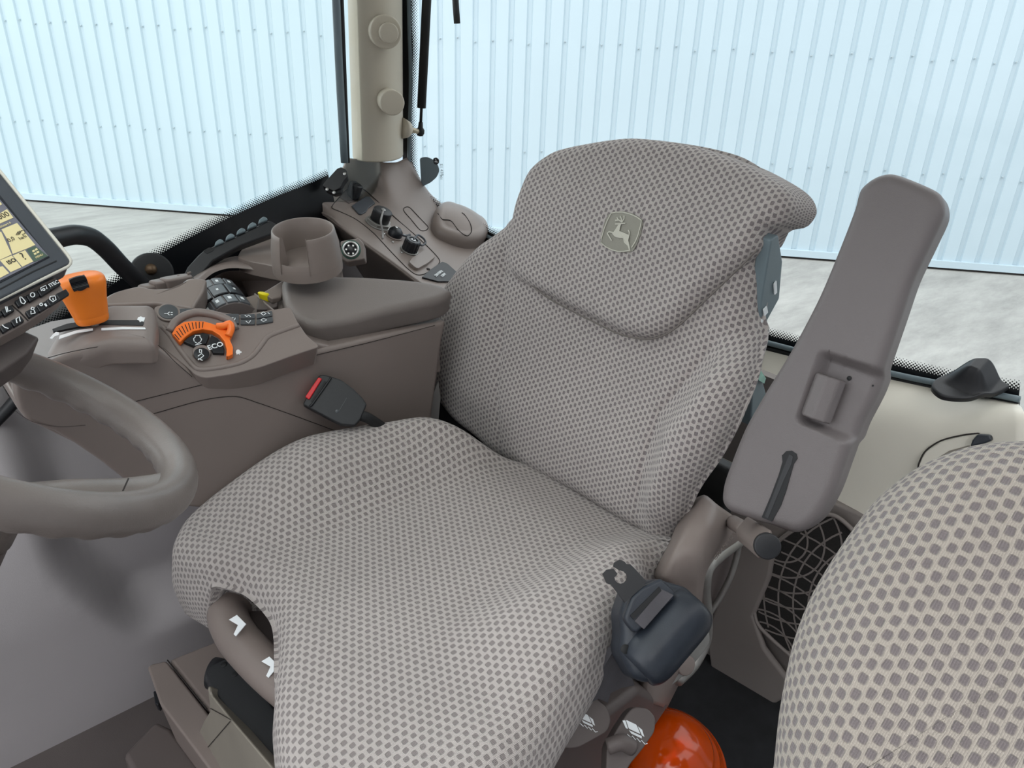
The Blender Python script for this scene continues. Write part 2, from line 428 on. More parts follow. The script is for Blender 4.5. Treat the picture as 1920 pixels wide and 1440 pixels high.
def strokes(name, pl, lines, w, m, parent=None, c=0.0006, raw=False, closed=()):
    """printed line work lying on a plane: each polyline is a flat ribbon of width w"""
    v = []; f = []
    for li, L in enumerate(lines):
        P = [Vector((*q, 0)) for q in (L if raw else [pl.ab(x, y, c) for x, y in L])]
        k = len(P); base = len(v)
        for i in range(k):
            t = (P[min(i+1, k-1)]-P[max(i-1, 0)]);
            if t.length < 1e-9: t = Vector((1, 0, 0))
            t.normalize(); n = Vector((-t.y, t.x, 0))*w/2
            for h in (c, c+0.0003):
                for q in (P[i]+n, P[i]-n): v.append(pl.p(q.x, q.y, h))
        for i in range(k-1):
            a, b = base+i*4, base+i*4+4
            f += [[a+2, a+3, b+3, b+2], [a, a+2, b+2, b], [a+1, b+1, b+3, a+3]]
    return link(name, v, f, m, parent, False)
def circ(cx, cy, r, n=20, a0=0, a1=360):
    return [(cx+r*math.cos(math.radians(a0+(a1-a0)*i/n)), cy+r*math.sin(math.radians(a0+(a1-a0)*i/n))) for i in range(n+1)]
def box(name, o, ex, ey, ez, m, parent=None, bv=0.002, seg=3):
    o, ex, ey, ez = map(Vector, (o, ex, ey, ez))
    pts = [o-ex/2-ey/2, o+ex/2-ey/2, o+ex/2+ey/2, o-ex/2+ey/2]
    return prism(name, [p-ez/2 for p in pts], ez, m, parent, bv, seg)
def sstep(a, b, x): t = min(max((x-a)/(b-a), 0), 1); return t*t*(3-2*t)
def gau(x, s): return math.exp(-(x/s)**2)
XA, YA, ZA = Vector((1, 0, 0)), Vector((0, 1, 0)), Vector((0, 0, 1))
#==BODY==
# ================================================================ yard and cladding wall outside
GZ = -1.35
prism('ground', [Vector(p) for p in ((-25, -12, GZ), (-25, 25, GZ), (30, 25, GZ), (30, -12, GZ))], (0, 0, -0.2), 'ground')
struct(bpy.data.objects['ground']); bpy.data.objects['ground'].name = 'floor'
wL, wR = PZ(40, 372, GZ+0.03), PZ(1920, 512, GZ+0.03)
WD = (wR-wL); WD.z = 0; WLEN = WD.length; WD.normalize(); WN = WD.cross(ZA)
if WN.dot(EYE-wL) < 0: WN = -WN
def wall_hit(px, py):
    w = ray(px, py); return EYE + w*((wL-EYE).dot(WN)/w.dot(WN))
ph = (wall_hit(826, 150)-wL).dot(WD); PITCH = (wall_hit(915+3, 150)-wall_hit(818+3, 150)).dot(WD)/3
def cladding():
    s0 = ph-PITCH*70; prof = []
    for i in range(150):
        a = s0+i*PITCH; g = 0.024
        prof += [(a-0.036, 0), (a-0.022, -g), (a+0.020, -g), (a+0.034, 0)]
    v = []; f = []
    for a, d in prof:
        for z in (GZ+0.10, GZ+6.2): v.append(wL+WD*a+WN*d+ZA*(z-wL.z))
    for i in range(len(prof)-1): f.append([2*i, 2*i+2, 2*i+3, 2*i+1])
    o = link('wall_back', v, f, 'clad', None, False); o.data.materials.append(M['screw'])
    orient(o); struct(o)
    # screw heads belong to the sheet
    bm = bmesh.new(); bm.from_mesh(o.data)
    for row in (1.05, 2.24, 3.45):
        for i in range(38, 110):
            c = wL+WD*(s0+i*PITCH-0.004)+WN*(-0.010)+ZA*(GZ+row+0.02*(i % 3)-wL.z)
            r = bmesh.ops.create_icosphere(bm, subdivisions=1, radius=0.011, matrix=Matrix.Translation(c))
            for q in r['verts']:
                for fa in q.link_faces: fa.material_index = 1
    bm.to_mesh(o.data); bm.free()
cladding()
kk = wL-WD*8+WN*0.035; ke = wR+WD*8+WN*0.035
struct(prism('baseboard_back', [Vector((kk.x, kk.y, GZ+0.03)), Vector((ke.x, ke.y, GZ+0.03)), Vector((ke.x, ke.y, GZ+0.11)), Vector((kk.x, kk.y, GZ+0.11))], -WN*0.05, 'clad'))
kk = wL-WD*8+WN*0.0; ke = wR+WD*8+WN*0.0
struct(prism('trim_1', [Vector((kk.x, kk.y, GZ-0.01)), Vector((ke.x, ke.y, GZ-0.01)), Vector((ke.x, ke.y, GZ+0.035)), Vector((kk.x, kk.y, GZ+0.035))], -WN*0.05, 'dkline'))

# ================================================================ cab shell: roof, pillars, windows
def SIDEY(x): return 1.42+(x-0.2)*0.20
sideP = Plane((0.2, 1.42, 0.8), (0.196, -0.98, 0.0), (0.98, 0.196, 0))
# side window frit: upper edge traced
def band(name, pl, edge, dirv, wid, dots, parent=None, n=90):
    """printed border on the glass: edge = traced dot fringe start; dirv(px) gives the picture direction towards solid"""
    E_ = spline([Vector((*pl.ab(x, y), 0)) for x, y in edge], n)
    fr = []; sol = []
    v = []; uv = []; f = []; s = 0
    for i, p in enumerate(E_):
        if i: s += (p-E_[i-1]).length
        t = (E_[min(i+1, n-1)]-E_[max(i-1, 0)]).normalized(); nn = Vector((-t.y, t.x, 0))*dirv
        for q, vv in ((p-nn*0.0, dots), (p+nn*dots, 0.0), (p+nn*(dots+wid), -0.05)):
            v.append(pl.p(q.x, q.y, 0.001)); uv.append((s, vv))
    for i in range(n-1):
        for k in range(2): f.append([i*3+k, (i+1)*3+k, (i+1)*3+k+1, i*3+k+1])
    return orient(link(name, v, f, 'frit', parent, True, uv))
w1 = struct(prism('window_1', [sideP.p(*q) for q in ((-0.95, -0.25), (0.80, -0.08), (0.80, 0.95), (-0.95, 0.95))], -sideP.n*0.004, 'glass'))
w1['_o'] = [0, 0, 0]
b_ = band('frit_band', sideP, [(20, 632), (100, 585), (180, 535), (240, 494), (320, 447), (410, 401), (500, 360), (575, 331), (612, 315), (640, 285), (640, 230)][:9], -1, 0.22, 0.017, w1)
# rear window: a gently bowed vertical sheet
RB = [(1.075, 1.62), (1.15, 1.50), (1.215, 1.30), (1.26, 1.05), (1.285, 0.8), (1.30, 0.5), (1.30, 0.2), (1.28, -0.15)]
RBs = spline([Vector((x, y, 0)) for x, y in RB], 200)
def rear_hit(px, py):
    w = ray(px, py)
    for a, b in zip(RBs, RBs[1:]):
        d = b-a; # solve EYE.xy + w.xy*t = a + d*s
        det = w.x*(-d.y)+d.x*w.y
        if abs(det) < 1e-12: continue
        t = (a.x*(-d.y)+d.x*a.y)/det; s_ = (w.x*a.y-w.y*a.x)/det
        if t > 0 and 0 <= s_ <= 1: return EYE+w*t
    return None
rb_edge_px = [(798, -330), (786, 0), (782, 100), (780, 200), (779, 262), (781, 310), (787, 345), (812, 368), (860, 397), (930, 431), (1010, 470), (1150, 525), (1300, 580), (1430, 613), (1560, 645), (1700, 676), (1800, 697), (1915, 716)]
ed = [rear_hit(*q) for q in rb_edge_px]
cum = [0]
for a, b in zip(RBs, RBs[1:]): cum.append(cum[-1]+(b-a).length)
def to_s(p):
    best = min(range(len(RBs)), key=lambda i: (RBs[i].x-p.x)**2+(RBs[i].y-p.y)**2); return cum[best]
def from_s(s, z, c=0.0):
    s = min(max(s, 0), cum[-1]-1e-6); i = max(j for j in range(len(cum)) if cum[j] <= s); i = min(i, len(RBs)-2)
    t = (s-cum[i])/(cum[i+1]-cum[i]); p = RBs[i].lerp(RBs[i+1], t); d = (RBs[i+1]-RBs[i]).normalized(); n = Vector((d.y, -d.x, 0))
    if n.dot(Vector((-1, 0, 0))) < 0: n = -n
    return Vector((p.x, p.y, z))+n*c
gv = []; gf = []
for i in range(41):
    for z in (0.62, 1.75): gv.append(from_s(cum[-1]*i/40, z))
for i in range(40): gf.append([2*i, 2*i+2, 2*i+3, 2*i+1])
w2 = struct(orient(link('window_2', gv, gf, 'glass')))
w2['_o'] = [0, 0, 0]
def rear_band(name, inner, w0, w1_, dots, m, parent, c=0.002, dirv=1, n=150, uvoff=0.0):
    E_ = spline([Vector((to_s(p), p.z, 0)) for p in inner], n); v = []; uv = []; f = []; s = 0
    for i, p in enumerate(E_):
        if i: s += (p-E_[i-1]).length
        a, b = E_[max(i-2, 0)], E_[min(i+2, n-1)]; t = (b-a).normalized(); nn = Vector((-t.y, t.x, 0))*dirv
        for q, vv in ((p+nn*w0, dots), (p+nn*(w0+dots), 0.0), (p+nn*w1_, -0.05)):
            v.append(from_s(q.x, q.y, c)); uv.append((s, vv))
    for i in range(n-1):
        for k in range(2): f.append([i*3+k, (i+1)*3+k, (i+1)*3+k+1, i*3+k+1])
    return orient(link(name, v, f, m, parent, True, uv))
rear_band('frit_band', ed, -0.003, 0.05, 0.017, 'frit', w2, dirv=-1)
def from_s_px(px, py): return rear_hit(px, py)
# grey glass seal running along the rear pane's lower edge
def seal(name, pxs, r, m, parent, c=0.012, seg=60):
    P = [rear_hit(*q) for q in pxs]; P = [from_s(to_s(p), p.z, c) for p in P]
    return tube(name, P, r, m, parent, n=8, seg=seg)
seal('window_seal', [(1290, 598), (1430, 636), (1560, 669), (1700, 702), (1800, 722), (1915, 744)], 0.0055, 'teal', w2)
seal('window_seal', [(1290, 612), (1430, 648), (1560, 680), (1700, 712), (1800, 733), (1915, 756)], 0.006, 'rubber', w2, c=0.008)
seal('window_seal', [(765, -320), (769, 0), (771, 150), (771, 300), (776, 350), (800, 380), (900, 434), (945, 456)], 0.0045, 'teal', w2, c=0.006)
# hoop decal of the glass maker and the little leaping mark in the corner
ps = Plane(rear_hit(806, 320), (rear_hit(806, 320)-rear_hit(806, 320)+Vector((-0.80, -0.60, 0))), (0.6, -0.8, 0))
plate('corner_decal', ps, [(787, 296), (800, 294), (812, 299), (821, 309), (824, 320), (819, 332), (808, 342), (790, 351)], 'teal', w2, 0.004, 0.001, r=0.006)
plate('corner_decal', ps, [(812, 297), (818, 295), (823, 299), (823, 306), (819, 309), (813, 307)], 'key', w2, 0.0055, 0.001, r=0.003)
strokes('decal_mark', ps, [[(817, 298), (818, 303), (821, 304)], [(815, 303), (820, 304)]], 0.0014, 'white', w2, 0.006)
text('decal_print', 'E1 43R', ps, *ps.ab(829, 318), 0.010, 'teal', w2, rot=-1.5, c=0.004)
text('decal_print', '001', ps, *ps.ab(828, 332), 0.008, 'teal', w2, rot=-1.5, c=0.004)
# roof liner with an added hatch opening for top light, far side shell, left door opening stays open
for nm, q in (('ceiling', (0.32, -0.22, 1.32, 1.72)), ('ceiling.001', (-0.75, 1.30, 0.318, 1.72)), ('ceiling.002', (-0.75, -0.22, 0.318, 0.10)), ('ceiling.003', (-0.75, 0.102, -0.62, 1.298))):
    struct(prism(nm, [Vector(p) for p in ((q[0], q[1], 1.78), (q[2], q[1], 1.78), (q[2], q[3], 1.78), (q[0], q[3], 1.78))], (0, 0, 0.05), 'cream'))
struct(prism('added_hatch_glass', [Vector(p) for p in ((-0.61, 0.104, 1.80), (0.315, 0.104, 1.80), (0.315, 1.296, 1.80), (-0.61, 1.296, 1.80))], (0, 0, 0.005), 'glass'))  # unseen hatch pane, added and sized to let light onto the seat
# corner pillar
pil = PY(706, 150, 1.60); PC = Vector((pil.x, pil.y+0.005, 0))
PT = Vector((PY(706, 0, 1.60).x-PY(712, 310, 1.60).x, 0, 0))
def pillar():
    v = []; f = []; n = 40; rows = 14; z0, z1 = 0.925, 1.78
    for j in range(rows):
        z = z0+(z1-z0)*j/(rows-1); cx = PY(712, 310, 1.6).x+(PT.x)*(z-z0)/(1.255-z0)
        for i in range(n):
            t = 2*math.pi*i/n; ca, sa = math.cos(t), math.sin(t)
            ex = 0.074*math.copysign(abs(ca)**0.92, ca); ey = 0.056*math.copysign(abs(sa)**0.92, sa)
            a = 0.72
            v.append((cx+ex*math.cos(a)-ey*math.sin(a), 1.605+ex*math.sin(a)+ey*math.cos(a), z))
    for j in range(rows-1):
        for i in range(n): f.append([j*n+i, j*n+(i+1) % n, (j+1)*n+(i+1) % n, (j+1)*n+i])
    f.append(list(range(n-1, -1, -1))); f.append([(rows-1)*n+i for i in range(n)])
    return link('trim_2', v, f, 'pillar')
pl_ = struct(pillar())
bevel(pl_, 0.004, 2, 50)
for (x, y, r, h, ring) in ((730, 62, 0.0195, 0.030, True), (736, 193, 0.026, 0.032, False)):
    p = PY(x, y, 1.475); ax = Vector((-0.42, -0.90, 0.02)).normalized(); bp = p-ax*h
    if ring:
        cyl('screw_cap', PY(x-6, y-2, 1.50)-ax*0.040, ax, 0.033, 0.040, 'pillar', pl_, 0.004)
    cyl('screw_cap', bp-ax*0.04, ax, r, h+0.04, 'pillar', pl_, 0.003)
tube('window_seal', [PY(617, -330, 1.53), PY(629, -30, 1.53), PY(637, 150, 1.53), PY(646, 305, 1.53)], 0.0085, 'teal', w1, n=8, seg=10)
tube('window_seal', [PY(626, -330, 1.532), PY(638, -30, 1.532), PY(645, 150, 1.532), PY(651, 305, 1.532)], 0.006, 'rubber', w1, n=8, seg=10)
# front pillar and cross rail (out of view, carry the roof)
struct(prism('trim_3', [Vector((-0.75+a, 1.40+b, 0.2)) for a, b in ((0, 0), (0.1, 0), (0.1, 0.1), (0, 0.1))], (0, 0, 1.58), 'pillar', bv=0.02))
struct(prism('trim_4', [Vector((1.20+a, -0.22+b, 0.2)) for a, b in ((0, 0), (0.1, 0), (0.1, 0.1), (0, 0.1))], (0, 0, 1.58), 'pillar', bv=0.02))
struct(prism('trim_5', [Vector((-0.75+a, -0.22+b, 0.0)) for a, b in ((0, 0), (0.1, 0), (0.1, 0.1), (0, 0.1))], (0, 0, 1.78), 'pillar', bv=0.02))
# gas strut
gs = root('gas_strut', PY(788, 247, 1.58), 'black gas strut with ball joint beside the rear corner pillar', 'gas strut')
a, b = PY(788, 247, 1.58), PY(803, -60, 1.55); d = (b-a).normalized()
tube('rod', [a+d*0.012, a+d*0.10], 0.0035, 'rubber', gs, smoothpath=False, seg=2)
tube('body', [a+d*0.055, a+d*0.60], 0.0105, 'rubber', gs, n=20, smoothpath=False)
lathe('ball_joint', [(1e-5, -0.011), (0.007, -0.009), (0.010, -0.003), (0.010, 0.004), (0.006, 0.010), (0.005, 0.022), (1e-5, 0.022)], a, d, 'rubber', gs, 20)
q = PY(766, 243, 1.575); cyl('stud', q, (a-q), 0.006, (a-q).length, 'rod', gs, n=16)
cyl('mounting_boss', q+(q-a)*0.6, (a-q), 0.024, (a-q).length*0.65, 'pillar', gs, 0.006, r2=0.017)
# wiper arm end hanging outside the rear glass
wa = [PX(836, -330, 1.24), PX(851, -60, 1.24), PX(854, 0, 1.24), PX(857, 44, 1.24)]
tag(tube('wiper_arm', wa, 0.0078, 'rubber', None, n=12, seg=10), 'short black wiper arm end hanging outside the rear window', 'wiper')
# ================================================================ driver's seat
ds = root('driver_seat', (0.52, 0.77, 0.05), 'large grey dotted cloth driver seat in the middle with folded-up armrest', 'seat')
# ---- cushion: plan outline traced on the plane of its widest line
ZS = 0.50
cpx = [(320, 1035, 0.50), (338, 960, 0.53), (392, 893, 0.565), (480, 840, 0.592), (590, 806, 0.600), (700, 793, 0.592), (790, 797, 0.572), (860, 820, 0.565)]
c2 = [tuple(PZ(x, y, z)[:2]) for x, y, z in cpx]
out = c2[:-1] + [(0.745, 0.962), (0.80, 0.925), (0.855, 0.885), (0.88, 0.77), (0.87, 0.62), (0.84, 0.50)] + [tuple(PZ(x, y, ZS-0.02)[:2]) for x, y in [(1215, 1105), (1172, 1190), (1115, 1290), (1055, 1370), (1000, 1445), (900, 1560), (780, 1640), (640, 1650)]] 
out += [tuple(PZ(x, y, ZS-0.03)[:2]) for x, y in [(555, 1560), (530, 1470)]] + [(0.232, 0.66), (0.272, 0.73), (0.300, 0.80), (0.296, 0.875), (0.262, 0.935), (0.250, 0.975)]
YC = 0.765
def ctop(x, y):
    dy = y-YC; h = 0.535
    h -= 0.016*gau(dy, 0.17)*sstep(0.30, 0.5, x)                 # dished middle
    if dy > 0: h += 0.076*sstep(0.105, 0.235, dy)*sstep(0.26, 0.50, x)*(1-0.10*sstep(0.68, 0.86, x))+0.024*sstep(0.60, 0.74, x)*sstep(0.08, 0.18, dy)
    else: h += 0.040*sstep(0.13, 0.225, -dy)*sstep(0.40, 0.56, x)*(1-0.45*sstep(0.66, 0.86, x))
    h -= 0.030*sstep(0.70, 0.86, x)*(1-0.95*sstep(0.12, 0.22, dy))
    f = max(0.42-x, 0); h -= 0.55*f*f                                 # waterfall to the knees
    return h
def cdepth(x, y):
    d = 0.135
    if x < 0.42:
        front = sstep(0.42, 0.27, x)
        lobe = sstep(0.915, 0.945, y)+sstep(0.735, 0.69, y)
        d = 0.135+front*0.02*min(lobe, 1)-front*0.098*(1-min(lobe, 1))
    return d
cush = pillow('seat_cushion', out, (0.53, YC), ctop, 0.042, cdepth, lambda a, b, c: Vector((a, b, c)), 'fab_seat', ds, N=44, MO=240, bulge=0.006)
# UVs run along the length of the seat
def swapuv(o):
    for d in o.data.uv_layers[0].data: d.uv = (d.uv[1], d.uv[0])
swapuv(cush)
# ---- plastic pan under the cushion front with the handle bar
pb = [PX(x, y, 0.262) for x, y in [(412, 1168), (440, 1215), (470, 1262), (505, 1320), (545, 1390), (600, 1480)]]
pan = tube('seat_pan_bar', [Vector((0.32, 0.955, 0.42)), Vector((0.280, 0.928, 0.427)), Vector((0.270, 0.87, 0.426)), Vector((0.276, 0.79, 0.426)), Vector((0.292, 0.71, 0.426)), Vector((0.33, 0.62, 0.42))], 0.029, 'taupe', ds, n=28, seg=40)
prism('seat_pan', [Vector(p) for p in ((0.275, 0.97, 0.36), (0.80, 0.99, 0.36), (0.80, 0.56, 0.36), (0.275, 0.56, 0.36))], (0, 0, 0.055), 'taupe_dark', ds, 0.012)
bp_ = Plane((0.2545, 0.8, 0.447), (-0.68, -0.1, 0.73), (0, -1, 0))
for (x0, y0) in ((447, 1166), (508, 1244)):
    q = bp_.ab(x0, y0)
    plate('decal', bp_, [(x0-18, y0-4), (x0-3, y0-13), (x0+14, y0+4), (x0-5, y0+27), (x0-9, y0+23), (x0-1, y0+6)], 'white', ds, 0.002, 0.001)
prism('gap_shade_plate', [Vector((0.90, 0.52, 0.33)), Vector((0.93, 0.52, 0.62)), Vector((0.96, 0.52, 0.62)), Vector((0.95, 0.52, 0.33))], (0, 0.63, 0), 'rubber', ds, 0.01)  # added black plate that stands in for shade in the gap below the backrest
# ---- backrest
bk = Plane((0.83, 0.77, 0.50), (-0.975, 0, 0.222), (0, 1, 0))      # u = +y, v points up the back
if bk.v.z < 0: bk.v = -bk.v
bfr = lambda a, b, c: bk.o+bk.u*a+bk.v*b+bk.n*c
def bab(px, py, c=-0.035):
    d = bk.hit(px, py, c)-bk.o; return (d.dot(bk.u), d.dot(bk.v))
bpx = [(950, 862), (905, 822), (862, 786), (832, 735), (816, 675), (822, 610), (848, 545), (893, 485), (945, 430), (985, 385), (992, 350), (1015, 312), (1062, 280), (1130, 266)]
bo = [bab(*q) for q in bpx]
bo2 = [bab(x, y, -0.06) for x, y in [(1210, 264), (1300, 276), (1375, 296), (1428, 330), (1452, 380), (1458, 440), (1452, 520), (1438, 600)]]
bo3 = [bab(x, y, 0.0) for x, y in [(1422, 700), (1406, 780), (1370, 850), (1322, 915), (1284, 975), (1250, 1025), (1215, 1020), (1150, 985), (1050, 925)]]
def cn(b): return float(np.interp(b, [0, 0.11, 0.2, 0.28, 0.34, 0.42], [0.156, 0.142, 0.137, 0.174, 0.20, 0.235]))
def btop(a, b):
    ac = cn(b) if a < 0 else 0.19+0.27*(b-0.04)
    w = sstep(ac, ac+(0.085 if a < 0 else 0.06), abs(a)); v = sstep(-0.02, 0.08, b)*(1-sstep(0.30, 0.44, b))
    h = (0.078 if a < 0 else 0.018)*w*v
    h -= 0.012*gau(a, 0.15)*gau(b-0.2, 0.2)
    h += 0.014*gau(b-0.10, 0.08)*(1-w)
    h -= 0.05*sstep(0.44, 0.62, b)
    # vertical seams between centre and side panels
    h -= 0.005*gau(abs(a)-ac, 0.005)*(1-sstep(0.40, 0.44, b))
    return h
back = pillow('backrest', bo+bo2+bo3, (-0.0, 0.27), btop, 0.045, lambda a, b: 0.075, bfr, 'fab_back', ds, N=70, MO=240, bulge=0.004)
# ---- head panel sewn over the upper back
hpx = [(978, 500), (973, 440), (992, 372), (1003, 325), (1040, 288), (1110, 266)]
ho = [bab(x, y, -0.022) for x, y in [(984, 520), (975, 470), (982, 410), (994, 362), (1008, 318), (1045, 284), (1110, 266)]]
ho2 = [bab(x, y, -0.050) for x, y in [(1200, 262), (1300, 274), (1400, 308), (1470, 344)]]
ho3 = [bab(x, y, -0.052) for x, y in [(1500, 368), (1508, 395), (1490, 422), (1462, 432)]]
ho4 = [bab(x, y, 0.008) for x, y in [(1418, 462), (1372, 510), (1326, 552), (1280, 598), (1250, 622), (1212, 634), (1165, 624), (1100, 592), (1040, 562)]]
def htop(a, b):
    return 0.022-0.050*sstep(0.44, 0.64, b)-0.012*gau(b-0.26, 0.03)
head = pillow('head_panel', ho+ho2+ho3+ho4, (-0.03, 0.44), htop, 0.028, lambda a, b: 0.05+0.05*sstep(0.42, 0.52, b), bfr, 'fab_back', ds, N=46, MO=200)
hseam = [bfr(*bab(x, y, 0.0105)+(0.0105,)) for x, y in [(976, 470), (982, 500), (997, 533), (1030, 560), (1068, 581), (1108, 601), (1160, 626), (1210, 636), (1246, 628), (1278, 606), (1326, 560), (1372, 516), (1420, 468)]]
M['seam'] = mat('seam_thread', (108, 102, 98), 0.9)
tube('seam', hseam, 0.0014, 'seam', head, n=8, seg=120)
# woven emblem on the head panel
ep = Plane(bk.p(0, 0.42, 0.0225), bk.n, bk.u); ep.v = bk.v; ep.u = -bk.u
def hz(px, py):
    # follow the head panel surface
    c = 0.02
    for _ in range(6):
        d = bk.hit(px, py, c)-bk.o; c = htop(d.dot(bk.u), d.dot(bk.v))+0.0008
    return d.dot(bk.u), d.dot(bk.v), c
eo = [(1140, 403), (1153, 397), (1170, 396), (1188, 401), (1204, 411), (1206, 418), (1202, 438), (1195, 458), (1188, 470), (1180, 473), (1165, 473), (1148, 468), (1134, 461), (1127, 455), (1129, 438), (1134, 418)]
P3 = [bfr(*hz(*q)) for q in eo]
emb = prism('emblem', P3, bk.n*0.0012, 'emblem', ds)
def estroke(lines, w):
    v = []; f = []
    for L in lines:
        P = [bfr(*hz(x, y))+bk.n*0.0016 for x, y in L]; base = len(v)
        for i in range(len(P)):
            t = (P[min(i+1, len(P)-1)]-P[max(i-1, 0)]).normalized(); n = t.cross(bk.n)*(w[i] if isinstance(w, list) else w)/2
            v += [P[i]+n, P[i]-n, P[i]+n+bk.n*0.0006, P[i]-n+bk.n*0.0006]
        for i in range(len(P)-1):
            a, b = base+i*4, base+i*4+4; f += [[a+2, a+3, b+3, b+2], [a, a+2, b+2, b], [a+1, b+1, b+3, a+3]]
    return v, f
def ez(x, y): return (1090+x/12, 380+y/12)
brd = [ez(*q) for q in [(680, 240), (800, 215), (950, 215), (1120, 260), (1260, 320), (1370, 400), (1350, 520), (1290, 740), (1230, 880), (1150, 1010)]]
brd2 = [ez(*q) for q in [(680, 250), (590, 430), (520, 620), (470, 800), (455, 900), (560, 990), (700, 1060), (850, 1100), (980, 1095), (1120, 1070)]]
v, f = estroke([brd, brd2], 0.0016); link('emblem_border', v, f, 'emblemline', emb, False)
deer = [[(600, 690), (640, 655), (740, 675)], [(600, 690), (650, 770), (700, 855)], [(780, 480), (850, 480), (900, 475), (1010, 462)], [(780, 400), (860, 390), (940, 440)], [(820, 330), (850, 385)], [(890, 300), (915, 350), (930, 430)], [(980, 290), (985, 350), (940, 430)], [(1075, 615), (1100, 670), (1090, 740)]]
v, f = estroke([[ez(*q) for q in L] for L in deer], 0.0018); link('emblem_animal', v, f, 'emblemline', emb, False)
bodypx = [(850, 500), (915, 485), (890, 560), (875, 640), (960, 670), (1060, 715), (1100, 740), (1075, 850), (1100, 950), (1120, 1060), (1090, 1060), (1060, 970), (980, 900), (960, 800), (880, 795), (780, 770), (710, 700), (760, 640), (800, 580)]
prism('emblem_animal', [bfr(*hz(*ez(*q)))+bk.n*0.0016 for q in bodypx], bk.n*0.0007, 'emblemline', emb)
# ---- hard shell behind the cloth on the near side, with ragged film
sh = [PY(x, y, 0.535) for x, y in [(1460, 440), (1468, 490), (1462, 560), (1440, 600), (1424, 650), (1427, 700), (1438, 740), (1428, 790), (1408, 800), (1412, 700), (1428, 560), (1446, 450)]]
shl = prism('back_shell', sh, (0, 0.02, 0), 'teal', ds, 0.003)
prism('shell_film', [PY(x, y, 0.534) for x, y in [(1413, 688), (1424, 694), (1433, 708), (1430, 718), (1420, 712)]], (0, -0.003, 0), 'mint', shl)
for q in ([(1432, 592), (1438, 585), (1436, 574), (1430, 580)], [(1424, 610), (1434, 612), (1430, 600), (1427, 598)], [(1418, 632), (1424, 628), (1427, 636), (1420, 640)], [(1450, 532), (1454, 526), (1455, 548), (1451, 552)]):
    prism('shell_film', [PY(x, y, 0.534) for x, y in q], (0, -0.002, 0), 'white', shl)
# ---- recliner cover on the near side: bent panel, front cheek + outer face
sc = loft('side_cover', [
    [PY(1302, 935, 0.545), PY(1268, 985, 0.535), PY(1256, 1015, 0.525), PY(1243, 1040, 0.52), PY(1226, 1078, 0.52), PY(1236, 1100, 0.515), PY(1215, 1180, 0.505), PY(1190, 1300, 0.50)],
    [PY(1322, 928, 0.515), PY(1290, 985, 0.500), PY(1274, 1018, 0.49), PY(1262, 1045, 0.485), PY(1248, 1082, 0.485), PY(1262, 1108, 0.48), PY(1240, 1190, 0.475), PY(1200, 1310, 0.475)],
    [PY(1345, 946, 0.49), PY(1330, 985, 0.475), PY(1318, 1018, 0.468), PY(1308, 1048, 0.462), PY(1300, 1084, 0.46), PY(1298, 1112, 0.46), PY(1280, 1200, 0.46), PY(1225, 1320, 0.46)],
    [PY(1372, 965, 0.485), PY(1362, 1000, 0.47), PY(1345, 1030, 0.465), PY(1326, 1055, 0.46), PY(1318, 1085, 0.458), PY(1312, 1115, 0.458), PY(1296, 1210, 0.458), PY(1240, 1325, 0.458)],
    [PY(1398, 985, 0.50), PY(1392, 1008, 0.485), PY(1352, 1036, 0.475), PY(1330, 1060, 0.47), PY(1322, 1088, 0.468), PY(1318, 1120, 0.468), PY(1304, 1215, 0.468), PY(1250, 1330, 0.468)]],
    'taupe', ds, n=50, rows=26)
orient(sc); md = sc.modifiers.new('solid', 'SOLIDIFY'); md.thickness = 0.006; md.offset = -1
# cast arm seen through the opening of the cover
arm_c = tube('recliner_casting', [PY(1388, 1012, 0.49), PY(1350, 1040, 0.48), PY(1326, 1066, 0.472), PY(1320, 1110, 0.472), PY(1324, 1150, 0.47), PY(1322, 1200, 0.468), PY(1300, 1245, 0.465), PY(1270, 1275, 0.46)], 0.010, 'metaldull', ds, n=14, seg=50)
tube('recliner_casting', [PY(1386, 1012, 0.49), PY(1382, 1040, 0.49), PY(1370, 1080, 0.49), PY(1350, 1120, 0.495), PY(1330, 1150, 0.5)], 0.005, 'metaldull', ds, n=10, seg=30)
prism('casting_web', [PY(x, y, 0.505) for x, y in [(1386, 1016), (1384, 1040), (1372, 1082), (1350, 1122), (1326, 1160), (1320, 1090), (1332, 1062)]], (0, 0.006, 0), 'taupe_dark', ds)
bs = Plane(PY(1290, 1240, 0.458), (-0.25, -0.9, 0.35), (1, 0, 0))
plate('pivot_cover', bs, [(1330, 1180), (1333, 1205), (1310, 1235), (1285, 1265), (1262, 1285), (1215, 1305), (1225, 1280), (1270, 1240), (1300, 1200)], 'metaldull', ds, 0.0, 0.02, 0.004, r=0.008)
cyl('pivot_cap', bs.hit(1284, 1246, 0), bs.n, 0.0155, 0.006, 'taupe', ds, 0.002)
text('cover_lettering', 'GRAMMER', Plane(PY(1355, 1022, 0.463), (-0.12, -0.97, 0.2), (0.93, 0, 0.36)), 0, 0, 0.011, 'taupe2', ds, rot=0.16, c=0.004)
# adjuster lever below the armrest
lv = tube('recline_handle', [PY(1375, 980, 0.47), PY(1392, 990, 0.44), PY(1398, 994, 0.43)], 0.011, 'taupe', ds, n=18, seg=8)
a, b = PY(1392, 990, 0.44), PY(1436, 1022, 0.345)
h = box('recline_handle', (a+b)/2, (b-a)*1.0, Vector((0.022, 0, 0.012))*1.25, Vector((-0.008, 0, 0.018))*1.4, 'taupe', ds, 0.006, 4)
cyl('handle_cap', b+(b-a).normalized()*0.004, b-a, 0.0155, 0.008, 'black', h, 0.002)
